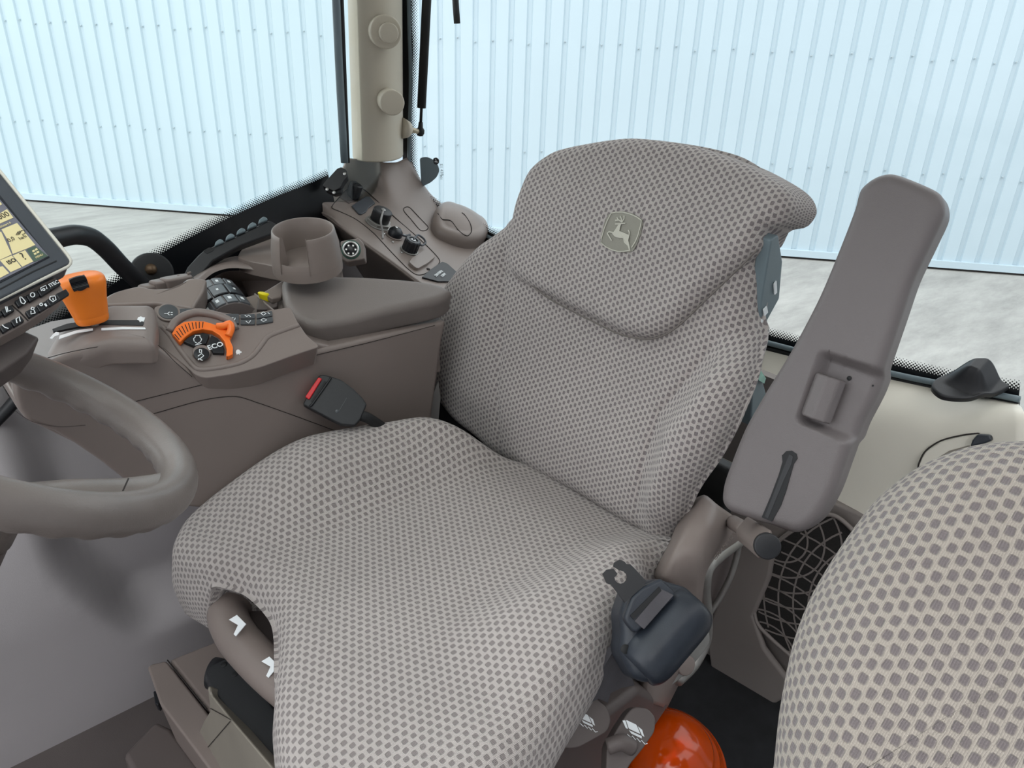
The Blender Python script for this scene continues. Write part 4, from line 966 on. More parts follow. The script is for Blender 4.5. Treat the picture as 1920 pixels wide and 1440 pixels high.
# ================================================================ cab side trim, rear trim, floor
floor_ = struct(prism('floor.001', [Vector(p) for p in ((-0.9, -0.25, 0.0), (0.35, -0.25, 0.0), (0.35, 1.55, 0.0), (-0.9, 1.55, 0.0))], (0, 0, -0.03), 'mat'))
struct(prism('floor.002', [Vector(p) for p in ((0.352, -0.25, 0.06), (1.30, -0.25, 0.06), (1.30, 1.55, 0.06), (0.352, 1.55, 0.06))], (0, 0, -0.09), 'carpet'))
# right side wall below the window: bulging trim with a pocket
RWx = [(-0.9), (-0.35), (-0.05), (0.10), (0.19), (0.26), (0.36), (0.55), (0.8), (1.1)]
def wy(x, z):
    base = 1.40+0.05*sstep(0.3, 0.9, x)
    edge = PZ(115, 1040, 0.38).x
    inb = sstep(0.62, 0.52, z)
    b = base - 0.13*sstep(0.80, 0.25, z)
    pocket = 0.085*sstep(0.10+0.10*sstep(0.40, 0.12, z), 0.18+0.10*sstep(0.40, 0.12, z), x)*sstep(0.14, 0.24, z)
    return b+pocket
v = []; f = []; nx, nz = 110, 60
for i in range(nx):
    x = -0.9+2.0*i/(nx-1)
    for j in range(nz):
        z = (0.80-0.05*sstep(0.28, 0.42, x))*j/(nz-1); v.append((x, wy(x, z), z))
for i in range(nx-1):
    for j in range(nz-1): f.append([i*nz+j, (i+1)*nz+j, (i+1)*nz+j+1, i*nz+j+1])
wr_ = struct(orient(link('wall_right', v, f, 'fender')))
# kick trim where the wall meets the mat
ks = [PZ(x, y, 0.012) for x, y in [(-60, 1345), (0, 1326), (60, 1314), (150, 1299), (220, 1278), (276, 1254)]]
struct(tube('baseboard_right', ks, 0.011, 'taupe_dark', None, n=12, seg=40))
ks = [PZ(x, y, 0.004) for x, y in [(-60, 1362), (0, 1342), (60, 1328), (150, 1310), (220, 1289), (276, 1264)]]
struct(tube('trim_6', ks, 0.006, 'taupe_dark', None, n=10, seg=40))
# seat plinth
sb = root('seat_plinth', PZ(330, 1300, 0.1), 'grey-brown plastic plinth on the floor in front of the driver seat base', 'plinth')
SPL = Plane(PZ(360, 1270, 0.17), (-0.12, -0.05, 1), (1, 0, 0))
plate('top_panel', SPL, [(315, 1236), (430, 1190), (520, 1210), (560, 1400), (540, 1500), (390, 1330)], 'taupe', sb, 0.0, 0.16, 0.008)
plate('front_panel', SPL, [(276, 1250), (284, 1244), (312, 1238), (386, 1332), (520, 1520), (470, 1560), (390, 1440), (300, 1320)], 'taupe', sb, 0.0, 0.16, 0.010, r=0.006)
prism('side_panel', [PZ(x, y, 0.004) for x, y in [(300, 1385), (330, 1400), (420, 1520), (300, 1560), (240, 1450)]], (0, 0, 0.05), 'taupe_dark', sb, 0.01)
tube('gap', [SPL.hit(314, 1238, 0.0006), SPL.hit(350, 1283, 0.0006), SPL.hit(388, 1330, 0.0006)], 0.0014, 'dkline', sb, n=6, seg=12)
plate('clip', SPL, [(287, 1296), (292, 1294), (302, 1312), (296, 1322), (290, 1318)], 'key', sb, -0.03, 0.02, 0.002)
# ---- rear trim: cream shelf under the rear window
rl = [(1290, 610), (1430, 646), (1560, 678), (1700, 710), (1800, 731), (1915, 754)]
top_ = [rear_hit(*q) for q in rl]; top_ = [from_s(to_s(p), p.z, 0.010) for p in top_]
L0 = [p.copy() for p in top_]; L0 = [from_s(to_s(p)-0.0, p.z, 0.010) for p in top_]
shelf_px1 = [(1240, 720), (1400, 760), (1560, 790), (1680, 800), (1790, 815), (1920, 790)]
sx = [1.245, 1.265, 1.27, 1.27, 1.265, 1.26]
mid = [PX(x, y, q) for (x, y), q in zip(shelf_px1, [1.21, 1.22, 1.225, 1.225, 1.22, 1.22])]
low_px = [(1240, 900), (1400, 950), (1540, 975), (1640, 985), (1760, 1010), (1920, 1020)]
low = [PX(x, y, 1.19) for x, y in low_px]
cs = struct(orient(loft('wall_rear', [top_, mid, low], 'cream', None, n=50, rows=24))); md = cs.modifiers.new('solid', 'SOLIDIFY'); md.thickness = 0.012; md.offset = -1
cs['_o'] = [0, 0, 0]
# far part of the rear trim, behind the backrest
# lower grey rear panel
rp_ = Plane(PX(1500, 1100, 1.16), (-1, -0.12, 0.12), (0, -1, 0))
if rp_.v.z < 0: rp_.v = -rp_.v
wl = struct(plate('wall_rear.001', rp_, [(1180, 930), (1400, 950), (1560, 940), (1640, 975), (1760, 1020), (1920, 1040), (1920, 1560), (1700, 1560), (1560, 1420), (1460, 1352), (1400, 1325), (1330, 1262), (1180, 1250)], 'rear', None, 0.0, 0.03, 0.006))
# ribbed corner post of the panel beside the seat
wl2 = struct(prism('trim_7', [rp_.hit(x, y, 0.01) for x, y in [(1330, 1180), (1352, 1125), (1378, 1060), (1390, 1020), (1400, 1010), (1460, 1020), (1450, 1080), (1420, 1150), (1440, 1210), (1500, 1290), (1440, 1325), (1395, 1312), (1340, 1258)]], (-0.014, 0, 0), 'rear', None, 0.008, 4))
# speaker grille: dark mesh with a web of arcs
sg = root('speaker_grille', rp_.hit(1500, 1110), 'dark round speaker grille with swirling ribs low on the rear wall', 'speaker')
gpx = [(1455, 1020), (1500, 985), (1560, 960), (1600, 985), (1640, 1040), (1660, 1120), (1640, 1200), (1560, 1260), (1500, 1232), (1450, 1190), (1424, 1160), (1420, 1120), (1432, 1070)]
gO = [tuple(v[:2]) for v in spline([Vector((*rp_.ab(*q, 0.004), 0)) for q in gpx], 80, True)]
def m_mesh():
    m = mat('speaker_mesh', (30, 28, 27), 0.9, var=0.5, vscale=700); return m
M['mesh'] = m_mesh()
prism('mesh_cloth', [rp_.p(a, b, 0.0155) for a, b in gO], rp_.n*-0.004, 'mesh', sg)
tube('grille_rim', [rp_.p(a, b, 0.018) for a, b in gO], 0.004, 'rear', sg, n=8, seg=100, closed=True)
gc = np.array([np.mean([p[0] for p in gO]), np.mean([p[1] for p in gO])])
def inside(a, b):
    c = False; k = len(gO)
    for i in range(k):
        (x1, y1), (x2, y2) = gO[i], gO[i-1]
        if (y1 > b) != (y2 > b) and a < (x2-x1)*(b-y1)/(y2-y1)+x1: c = not c
    return c
rng = random.Random(3); RG = max(math.hypot(a-gc[0], b-gc[1]) for a, b in gO)
def rib(pts):
    run = []
    for a, b in pts+[None]:
        pass
cnt = 0
def add_runs(pts):
    global cnt
    run = []
    for q in pts+[(99, 99)]:
        if inside(*q): run.append(q)
        else:
            if len(run) > 2 and cnt < 95:
                strokes('rib', rp_, [run], 0.0032, 'rear', sg, 0.0158, raw=True); cnt += 1
            run = []
cl = rp_.ab(1440, 1215); cr_ = rp_.ab(1470, 1000); cu_ = rp_.ab(1700, 1180)
for c, rs in ((cl, [0.035+0.026*i for i in range(10)]), (cr_, [0.05+0.030*i for i in range(8)]), (cu_, [0.05+0.028*i for i in range(10)])):
    for r in rs: add_runs([(c[0]+r*math.cos(math.radians(t)), c[1]+r*math.sin(math.radians(t))) for t in range(0, 361, 6)])
struct(prism('wall_rear.002', [Vector((1.20, 0.56, 0.0)), Vector((1.20, 0.56, 0.66)), Vector((1.22, 0.56, 0.66)), Vector((1.22, 0.56, 0.0))], (0, 0.86, 0), 'rear'))
# pull ring recess in the cream panel and its clip
hp = Plane(PX(1800, 850, 1.215), (-0.97, 0.0, 0.25), (0, -1, 0))
tube_pts = [(1722, 890), (1722, 872), (1735, 846), (1765, 826), (1810, 815), (1850, 812), (1880, 812)]
hn = root('latch_recess', hp.hit(1800, 850), 'oval recess with black latch in the cream rear trim above the passenger seat', 'latch')
plate('recess_plate', hp, [(1722, 892), (1721, 872), (1735, 846), (1765, 828), (1810, 817), (1880, 811), (1884, 822), (1860, 900), (1780, 940)], 'cream', hn, 0.005, 0.006, 0.002)
plate('recess_well', hp, [(1744, 880), (1752, 862), (1780, 845), (1820, 834), (1850, 832), (1850, 900), (1780, 930)], 'tan', hn, 0.0062, 0.004, 0.001)
tube('recess_line', [hp.hit(*q, 0.006) for q in tube_pts], 0.0013, 'dkline', hn, n=6, seg=30)
plate('latch', hp, [(1818, 838), (1822, 826), (1832, 814), (1856, 816), (1860, 826), (1845, 832)], 'navy', hn, 0.020, 0.015, 0.003)
# white blurred panel strip at the right edge
# black rubber bump stop on the shelf edge
hg = root('hinge_cover', PX(1812, 715, 1.25), 'black moulded hinge cover on the sill of the rear window', 'cover')
hgp = Plane(PX(1810, 728, 1.25), (-0.35, -0.1, 0.93), (0, -1, 0))
fl = [hgp.ab(*q) for q in [(1748, 726), (1752, 712), (1776, 702), (1850, 700), (1885, 716), (1892, 724), (1862, 738), (1810, 746), (1768, 742)]]
cc_ = hgp.ab(1815, 715)
def hct(a, b):
    d0 = hgp.ab(1782, 712); d1 = hgp.ab(1862, 716)
    ea = sstep(d0[0]-0.012, d0[0]+0.020, a)*(1-sstep(d1[0]-0.022, d1[0]+0.010, a))
    eb = sstep(hgp.ab(1815, 740)[1], hgp.ab(1815, 716)[1], b)
    return 0.034*ea*eb
pillow('cover_body', fl, cc_, hct, 0.003, 0.010, lambda a, b, c: hgp.p(a, b, c), 'black', hg, N=40, MO=100)
# long black cover of the side window hinge rail
ra = root('window_rail', PY(440, 450, 1.42), 'black ribbed rail with clear clips along the foot of the side window', 'rail')
rq = Plane(sideP.o+sideP.n*0.03, sideP.n, sideP.u)
rpl = Plane(PY(440, 452, 1.40), (-0.19, -0.80, 0.55), (1, 0.2, 0))
plate('rail_body', rpl, [(342, 520), (352, 500), (372, 478), (384, 468), (440, 444), (505, 412), (520, 420), (520, 436), (450, 462), (400, 490), (368, 528), (350, 535)], 'black', ra, 0.0, 0.03, 0.004)
for i in range(5):
    x = 410+i*20.5; y = 461-i*10.5
    plate('rail_clip', rpl, [(x-8, y+1), (x-6, y-8), (x+2, y-14), (x+8, y-12), (x+11, y-7)], 'teal', ra, 0.006, 0.010, 0.003)
plate('rail_hole', rpl, [(381, 470), (392, 464), (402, 464), (400, 470), (388, 476)], 'rubber', ra, 0.001, 0.002)
# round grommet and knob low at the glass
gk = root('window_grommet', PY(280, 495, 1.40), 'round black grommet with a brass screw at the front foot of the side window', 'grommet')
gp_ = Plane(PY(283, 500, 1.40), (-0.19, -0.95, 0.25), (1, 0.2, 0))
cyl('grommet', gp_.hit(284, 512, -0.01), gp_.n, 0.036, 0.018, 'rubber', gk, 0.004)
lathe('screw', [(1e-5, 0.012), (0.006, 0.011), (0.009, 0.004), (0.010, 0.0)], gp_.hit(283, 505, 0.008), gp_.n, mat('old_brass', (92, 74, 56), 0.5, metal=0.5), gk, 16)
# black grab handle outside the screen
gh = tag(tube('grab_handle', [PY(70, 452, 1.20), PY(105, 446, 1.22), PY(140, 440, 1.24), PY(172, 446, 1.27), PY(200, 468, 1.30), PY(228, 498, 1.34), PY(262, 530, 1.38), PY(290, 555, 1.40)], 0.0145, 'black', None, n=24, seg=60), 'thick black curved grab handle in front of the side window', 'handle')
tag(tube('window_hose', [PY(-30, 812, 1.37), PY(0, 782, 1.37), PY(14, 768, 1.37), PY(28, 752, 1.37), PY(60, 720, 1.37)], 0.010, 'black', None, n=14, seg=20), 'black rubber seal strip at the left edge below the console nose', 'seal')
# ---- moulded corner console
A_, D_, E_ = PZ(600, 370, 0.86), PZ(860, 560, 0.70), PZ(900, 440, 0.74)
nrm_ = (D_-A_).cross(E_-A_); nrm_ = nrm_ if nrm_.z > 0 else -nrm_
CP = Plane(A_, nrm_, (D_-A_))
co = root('corner_console', CP.hit(740, 430), 'taupe moulded corner console rising into the rear corner pillar', 'console')
def CF(px, py, c=0): return CP.hit(px, py, c)
curves = [
 [CF(586, 392, -0.04), CF(588, 372), CF(604, 350, 0.005), PY(640, 325, 1.565), PY(652, 296, 1.585)],
 [CF(640, 425), CF(650, 400), CF(664, 372, 0.0), CF(680, 350, 0.015), PY(682, 300, 1.590)],
 [CF(690, 460), CF(700, 425), CF(712, 400, 0.002), CF(726, 372, 0.025), PY(716, 304, 1.595)],
 [CF(745, 500), CF(752, 460), CF(762, 430, 0.002), CF(768, 390, 0.02), PY(744, 304, 1.600)],
 [CF(800, 540), CF(806, 495), CF(815, 455), CF(800, 390, 0.018), PY(769, 296, 1.605)],
 [CF(870, 575), CF(866, 520), CF(880, 460), CF(850, 412, 0.0), PY(782, 335, 1.62)],
 [CF(930, 600), CF(925, 540), CF(940, 485), CF(912, 440, -0.01), PY(800, 365, 1.63)]]
cu2 = [list(c) for c in zip(*curves)]
cof = orient(loft('moulded_top', curves, 'taupe2', co, n=60, rows=70)); md = cof.modifiers.new('solid', 'SOLIDIFY'); md.thickness = 0.006; md.offset = -1
# steep inner wall of the corner console down to the cup-holder deck
inn = [CF(586, 392, -0.04), CF(620, 408, -0.003), CF(640, 425), CF(690, 460), CF(745, 500), CF(800, 540), CF(870, 575)]
inn2 = [PZ(586, 395, 0.80), PZ(625, 430, 0.78), PZ(650, 470, 0.74), PZ(690, 530, 0.66), PZ(740, 560, 0.60), PZ(790, 600, 0.55), PZ(850, 640, 0.50)]
iw = orient(loft('inner_wall', [inn, [a.lerp(b, 0.5) for a, b in zip(inn, inn2)], inn2], 'taupe', co, n=60, rows=12)); md = iw.modifiers.new('solid', 'SOLIDIFY'); md.thickness = 0.004; md.offset = -1
# seam of the service panel, drawn as fine gaps
seamL = [(622, 388), (631, 376), (650, 356), (668, 351), (683, 356), (706, 376), (746, 413), (784, 446), (810, 471), (824, 488), (820, 498), (800, 512), (786, 516), (776, 513), (760, 500), (731, 470), (700, 437), (668, 412), (637, 397), (625, 392), (622, 388)]
sm_ = [CP.ab(*q, 0.006) for q in seamL]
def conform(px, py, h=0.004):
    """lift a picture point onto the moulded top (the corner plane is its body)"""
    return CP.hit(px, py, h)
fine = Plane(CP.o, CP.n, CP.u)
dgr = bpy.context.evaluated_depsgraph_get(); dgr.update()
from mathutils.bvhtree import BVHTree
off_ = Vector(cof['_o'])
bvh = BVHTree.FromPolygons([v.co+off_ for v in cof.data.vertices], [list(p.vertices) for p in cof.data.polygons])
def onC(px, py, h=0.0):
    r = ray(px, py).normalized(); l, n, i, d = bvh.ray_cast(EYE, r)
    if l is None: return CP.hit(px, py, h)
    return l+CP.n*h
tube('panel_seam', [onC(*q, 0.0003) for q in seamL[:-1]], 0.0011, 'dkline', co, n=6, seg=160, closed=True)
tube('panel_seam', [onC(*q, 0.0003) for q in [(757, 391), (763, 388), (770, 391), (788, 410), (802, 425), (800, 431), (793, 433), (786, 430), (770, 411), (758, 397)]], 0.0010, 'dkline', co, n=6, seg=80, closed=True)
def oncplate(name, px, m, h, th, bv, parent, r=0.002):
    o3 = [onC(*q, h) for q in px]; o3 = rnd(o3, r, 3); return prism(name, o3, -CP.n*th, m, parent, bv)
# three-pin socket, switch blank, blank cover, black label
sk = root('socket_plug', onC(663, 358), 'small dark square plug with slots at the window end of the corner console', 'plug')
oncplate('base_plate', [(636, 370), (652, 360), (664, 356), (680, 366), (668, 376), (654, 382)], 'taupe_dark', 0.002, 0.003, 0.0008, sk)
q0 = onC(660, 370, 0.0)
pillow('plug_body', [(-0.014, -0.010), (0.014, -0.010), (0.014, 0.010), (-0.014, 0.010)], (0, 0), lambda a, b: 0.036, 0.004, 0.036, lambda a, b, c: q0+CP.u*a*0.9+CP.v*b*0.9+CP.n*c, 'black', sk, N=4, MO=40)
for k in range(3):
    c = q0+CP.n*0.0362+CP.u*(-0.006+0.006*k); box('slot', c, CP.u*0.0025, CP.v*0.012, CP.n*0.0006, 'rubber', sk, 0)
tag(oncplate('switch_blank', [(659, 388), (684, 371), (692, 371), (703, 383), (698, 386), (690, 392), (686, 399), (677, 404), (672, 403)], 'bezel', 0.004, 0.004, 0.0015, None), 'dark grey blank switch plate between the plug and the large capped connector', 'switch blank')
bc = root('blank_cover', onC(791, 490), 'raised taupe rectangular cover at the seat end of the corner console', 'cover')
oncplate('cover_plate', [(765, 496), (770, 488), (790, 476), (800, 472), (810, 480), (814, 486), (800, 498), (782, 508), (776, 506)], 'taupe2', 0.007, 0.007, 0.003, bc, 0.004)
cyl('screw', onC(803, 505, 0.0), CP.n, 0.0042, 0.0015, 'dkline', bc, n=14)
bl = root('power_label', onC(830, 515), 'black rubber flap printed 230V beside the driver seat back', 'label')
oncplate('flap', [(790, 522), (806, 508), (828, 493), (838, 497), (858, 515), (856, 521), (842, 530), (820, 530)], 'black', 0.004, 0.004, 0.0012, bl, 0.003)
tp = Plane(onC(824, 518, 0.005), CP.n, onC(836, 508)-onC(816, 524))
text('lettering', '230V/50Hz', tp, 0, 0.004, 0.0085, 'white', bl, c=0.0004, bold=True); text('lettering', '150W', tp, 0.004, -0.006, 0.0085, 'white', bl, c=0.0004, bold=True)
# capped connectors
def connector(name, px, py, r, h, label, ribs=0):
    t = root(name, onC(px, py), label, 'connector', 'capped connectors on the corner console'); o = onC(px, py, 0)
    return t, o
t1, o1 = connector('capped_connector', 709, 420, 0.02, 0.02, 'largest capped connector with hex nut and pale strap on the corner console')
hexn = [o1+(CP.u*math.cos(math.radians(a))+CP.v*math.sin(math.radians(a)))*0.0285 for a in range(0, 360, 60)]
cyl('flange', o1, CP.n, 0.030, 0.003, 'metaldull', t1, 0.001); prism('hex_nut', hexn, CP.n*0.010, 'metaldull', t1, 0.0015)
cyl('cap', o1+CP.n*0.006, CP.n, 0.0215, 0.030, 'black', t1, 0.003); cyl('rivet', o1+CP.n*0.0365, CP.n, 0.005, 0.0015, 'metal', t1, 0.0006, n=20)
tube('strap', [o1+CP.n*0.039, PD(714, 415, (onC(712, 430)-EYE).dot(CAMZ)-0.03), onC(716, 440, 0.006), onC(717, 448, 0.001)], 0.0022, 'beltgrey', t1, n=8, seg=30)
t2, o2 = connector('capped_connector', 739, 443, 0.02, 0.02, 'middle domed black connector between the hex nut one and the ribbed cap')
cyl('flange', o2, CP.n, 0.019, 0.003, 'taupe2', t2, 0.001)
lathe('cap', [(0.0155, 0), (0.0165, 0.006), (0.0155, 0.014), (0.010, 0.020), (1e-5, 0.022)], o2, CP.n, 'key', t2, 30)
cyl('rivet', o2+CP.n*0.0215+CP.u*-0.003, CP.n, 0.0035, 0.001, 'metal', t2, n=14)
for q in ((720, 439), (758, 441), (736, 454)): cyl('screw', onC(*q), CP.n, 0.0032, 0.002, 'metal', t2, n=12)
tube('strap', [o2+CP.n*0.020, onC(745, 446, 0.012), onC(757, 448, 0.008), onC(766, 447, 0.010)], 0.0026, 'bezel', t2, n=8, seg=24)
t3, o3_ = connector('capped_connector', 767, 470, 0.02, 0.02, 'ribbed black screw cap connector nearest the driver seat on the corner console')
cyl('flange', o3_, CP.n, 0.0205, 0.003, 'metaldull', t3, 0.001)
def ribcap():
    v = []; f = []; n = 56
    for (r, h) in ((0.0175, 0.0), (0.0175, 0.024), (0.0155, 0.027), (0.010, 0.027), (0.0095, 0.025)):
        for i in range(n):
            a = 2*math.pi*i/n; rr = r*(1+(0.035 if (i//2) % 2 else -0.02)*(r > 0.015)); v.append(o3_+CP.n*(h+0.002)+(CP.u*math.cos(a)+CP.v*math.sin(a))*rr)
    for j in range(4):
        for i in range(n): f.append([j*n+i, j*n+(i+1) % n, (j+1)*n+(i+1) % n, (j+1)*n+i])
    f.append([4*n+i for i in range(n)])
    return link('ribbed_cap', v, f, 'key', t3, True)
bevel(ribcap(), 0.0005, 1)
cyl('rivet', o3_+CP.n*0.0275, CP.n, 0.0052, 0.0014, 'white', t3, n=18); cyl('rivet', o3_+CP.n*0.029, CP.n, 0.0022, 0.0006, 'rubber', t3, n=12)
tube('strap', [o3_+CP.n*0.029, onC(778, 455, 0.02), onC(790, 458, 0.015), onC(795, 462, 0.010), onC(789, 466, 0.008), onC(782, 464, 0.01)], 0.0024, 'bezel', t3, n=8, seg=30)
cyl('screw', onC(753, 474), CP.n, 0.0032, 0.002, 'metal', t3, n=12)
# bump dome with kidney seam
dm = root('dome_cover', CF(852, 430), 'smooth taupe dome cover with a kidney seam beside the rear window corner', 'cover')
do = [CF(806, 428, 0.0), CF(812, 408, 0.0), CF(830, 396, 0.0), CF(858, 394, 0.0), CF(884, 404, 0.0), CF(902, 428, 0.0), CF(908, 452, 0.0), CF(898, 464, 0.0), CF(870, 466, 0.0), CF(838, 456, 0.0), CF(815, 444, 0.0)]
dab = [((p-CP.o).dot(CP.u), (p-CP.o).dot(CP.v)) for p in do]; dcn = (sum(a for a, b in dab)/len(dab), sum(b for a, b in dab)/len(dab))
dr = sum(math.hypot(a-dcn[0], b-dcn[1]) for a, b in dab)/len(dab)
dome = pillow('dome', dab, dcn, lambda a, b: 0.052-0.030*((a-dcn[0])**2+(b-dcn[1])**2)/(dr*dr), 0.020, 0.06, lambda a, b, c: CP.p(a, b, c), 'taupe2', dm, N=16, MO=80, Rb=0.003)
offd = Vector(dome['_o']); bv2 = BVHTree.FromPolygons([v.co+offd for v in dome.data.vertices], [list(p.vertices) for p in dome.data.polygons])
def onD(px, py):
    l, n, i, d = bv2.ray_cast(EYE, ray(px, py).normalized()); return (l+n*0.0003) if l is not None else CP.hit(px, py, 0.04)
tube('kidney_seam', [onD(*q) for q in [(821, 400), (829, 411), (845, 414), (858, 430), (868, 439), (877, 442), (884, 434), (882, 420), (872, 404), (866, 399)]], 0.0011, 'dkline', dome, n=6, seg=70)
# black bracket plug by the window corner
bk_ = root('window_latch', onC(630, 345), 'black window latch with bright screws beside the foot of the rear corner pillar', 'latch')
wp = Plane(PY(625, 345, 1.50), (-0.5, -0.75, 0.5), (0.9, -0.5, 0))
plate('latch_body', wp, [(604, 348), (612, 338), (632, 316), (640, 313), (650, 319), (652, 330), (644, 340), (638, 352), (626, 358), (612, 352)], 'black', bk_, 0.0, 0.03, 0.004, r=0.003)
plate('latch_foot', wp, [(609, 352), (630, 356), (643, 352), (640, 362), (628, 365), (612, 358)], 'rubber', bk_, -0.008, 0.02, 0.003)
for q in ((646, 326), (613, 355), (626, 361)): cyl('screw', wp.hit(*q, 0.0), wp.n, 0.0034, 0.0015, 'metal', bk_, n=12)
# ---- cup holder on its deck
DZ = 0.81
deck = root('cup_holder_deck', PZ(560, 480, 0.8), 'taupe moulded tray carrying the cup holder behind the armrest console', 'tray')
dkp = [(444, 482), (452, 468), (505, 434), (560, 410), (590, 392), (625, 420), (636, 450), (640, 490), (630, 512), (560, 509), (520, 500), (470, 490)]
prism('deck_top', rnd([PZ(x, y, DZ) for x, y in dkp], 0.012), (0, 0, -0.028), 'taupe2', deck, 0.008)
tq = [(446, 486), (520, 503), (600, 512), (632, 512), (638, 480)]
orient(loft('deck_wall', [[PZ(x, y, DZ-0.024) for x, y in tq], [PZ(x, y, DZ-0.024)+Vector((0.0, -0.01, -0.05)) for x, y in tq], [PZ(x, y, DZ-0.024)+Vector((0.02, -0.02, -0.12)) for x, y in tq]], 'taupe', deck, n=40, rows=16))
orient(loft('tray_sweep', [[PZ(372, 535, 0.80), PZ(400, 512, 0.80), PZ(430, 503, 0.80), PZ(470, 505, 0.795), PZ(530, 515, 0.79)], [PZ(366, 525, 0.805), PZ(398, 502, 0.805), PZ(432, 494, 0.805), PZ(475, 498, 0.80), PZ(540, 508, 0.79)], [PZ(362, 520, 0.795), PZ(400, 494, 0.795), PZ(445, 480, 0.80), PZ(500, 490, 0.80), PZ(560, 505, 0.79)]], 'taupe', deck, n=40, rows=20))
orient(loft('tray_floor', [[PZ(372, 540, 0.79), PZ(430, 508, 0.79), PZ(540, 516, 0.785)], [PZ(380, 560, 0.74), PZ(440, 540, 0.72), PZ(540, 560, 0.70)], [PZ(390, 600, 0.70), PZ(450, 600, 0.68), PZ(560, 610, 0.66)]], 'taupe', deck, n=30, rows=16))
CD = 1.30
cp_c = PD(568, 428, CD); CR = 59*CD/F
cax = (Vector((0, 0, 1))+Vector((-0.60, -0.66, 0))*0.16).normalized()
cu_ = (Vector((-0.60, -0.66, 0))-cax*Vector((-0.60, -0.66, 0)).dot(cax)).normalized(); cv_ = cax.cross(cu_)
cup = root('cup_holder', cp_c-cax*0.08, 'round taupe cup holder with a wide notch in its front wall', 'cup holder')
def cupm():
    v = []; f = []; n = 96; H = 0.060
    lp, rp2 = PD(523, 445, CD-0.04)-cp_c, PD(573, 450, CD-0.05)-cp_c
    a1, a2 = math.atan2(lp.dot(cv_), lp.dot(cu_)), math.atan2(rp2.dot(cv_), rp2.dot(cu_))
    if a1 > a2: a1, a2 = a2, a1
    prof = [(CR*1.12, -H), (CR*1.07, -H*0.5), (CR*1.0, -0.008), (CR*0.98, -0.002), (CR*0.95, 0.0), (CR*0.91, -0.003), (CR*0.86, -H*0.5), (CR*0.80, -H+0.006)]
    for i in range(n+1):
        s = i/n; t = a2+(2*math.pi-(a2-a1))*s
        for r, h in prof:
            fl = 0.16*(1-h/H*-1.0) # lips lean outwards near the notch
            tt = t
            v.append(cp_c+cax*h+(cu_*math.cos(tt)+cv_*math.sin(tt))*r)
    k = 8
    for i in range(n):
        for j in range(k): f.append([i*k+j, (i+1)*k+j, (i+1)*k+(j+1) % k, i*k+(j+1) % k])
    f.append([j for j in range(k-1, -1, -1)]); f.append([n*k+j for j in range(k)])
    o = link('holder_wall', v, f, 'taupe2', cup); bevel(o, 0.003, 3, 60); return o
cupm()
cyl('holder_floor', cp_c-cax*0.062, cax, CR*1.08, 0.010, 'taupe', cup)
lathe('base_flare', [(CR*1.07, -0.045), (CR*1.10, -0.050), (CR*1.12, -0.062), (CR*1.12, -0.075)], cp_c, cax, 'taupe2', cup, 60)
# 12 V socket ring
so = root('power_socket', PY(659, 468, 1.30), 'chrome ringed round power socket on the wall beside the cup holder', 'socket')
sp2 = Plane(PZ(659, 468, 0.835), (-0.5, -0.72, 0.45), (0.8, -0.6, 0))
pq = [sp2.ab(*q) for q in ((638, 452), (672, 446), (682, 456), (684, 486), (650, 492), (640, 486))]
plate('socket_panel', sp2, pq, 'taupe', so, -0.001, 0.05, 0.003, raw=True)
sc0 = sp2.hit(658, 468, 0.0)
lathe('chrome_ring', [(0.0115, 0.000), (0.0115, 0.004), (0.0135, 0.0055), (0.0155, 0.004), (0.0158, -0.001)], sc0, sp2.n, 'metal', so, 40)
cyl('socket_bore', sc0-sp2.n*0.001, sp2.n, 0.0116, 0.0015, 'key', so)
lathe('green_ring', [(0.0158, -0.001), (0.0160, 0.0012), (0.0178, 0.0008), (0.0180, -0.001)], sc0, sp2.n, mat('green_ring', (48, 92, 78), 0.4), so, 36)
for a in range(0, 360, 60): box('contact', sc0+sp2.n*0.001+(sp2.u*math.cos(math.radians(a))+sp2.v*math.sin(math.radians(a)))*0.0085, sp2.u*0.003, sp2.v*0.003, sp2.n*0.001, 'metal', so, 0)
# ---- amber beacon lying on the dark floor behind the levers
be = root('warning_beacon', PZ(1250, 1440, 0.08), 'glossy amber beacon dome on the dark floor under the driver seat levers', 'beacon')
bo_ = PZ(1246, 1448, 0.15)
lathe('lens', [(0.096, 0.0), (0.097, 0.018), (0.094, 0.030), (0.0925, 0.0305), (0.088, 0.042), (0.080, 0.050), (0.0795, 0.0535), (0.0785, 0.054), (0.070, 0.070), (0.0665, 0.074), (0.066, 0.078), (0.065, 0.0785), (0.055, 0.096), (0.038, 0.108), (0.018, 0.114), (1e-5, 0.115)], bo_, (-0.20, -0.15, 1), 'amber', be, 72)
cyl('beacon_base', bo_-Vector((0, 0, 0.014)), (-0.20, -0.15, 1), 0.100, 0.016, 'rubber', be, 0.004)
lathe('reflector', [(0.01, 0.0), (0.02, 0.012), (0.034, 0.03), (0.038, 0.05), (0.034, 0.068), (0.02, 0.08), (1e-5, 0.084)], bo_+Vector((0.01, 0, 0)), (-0.2, -0.15, 1), mat('amber_reflector', (255, 150, 30), 0.25, metal=0.6), be, 32)
# added unseen wall behind the viewer, cuts the light from the left
struct(prism('blocker_wall', [Vector(p) for p in ((-9, -4.2, GZ), (9, -4.2, GZ), (9, -4.2, 5.5), (-9, -4.2, 5.5))], (0, -0.3, 0), mat('light_blocker_grey', (150, 152, 156), 0.7)))
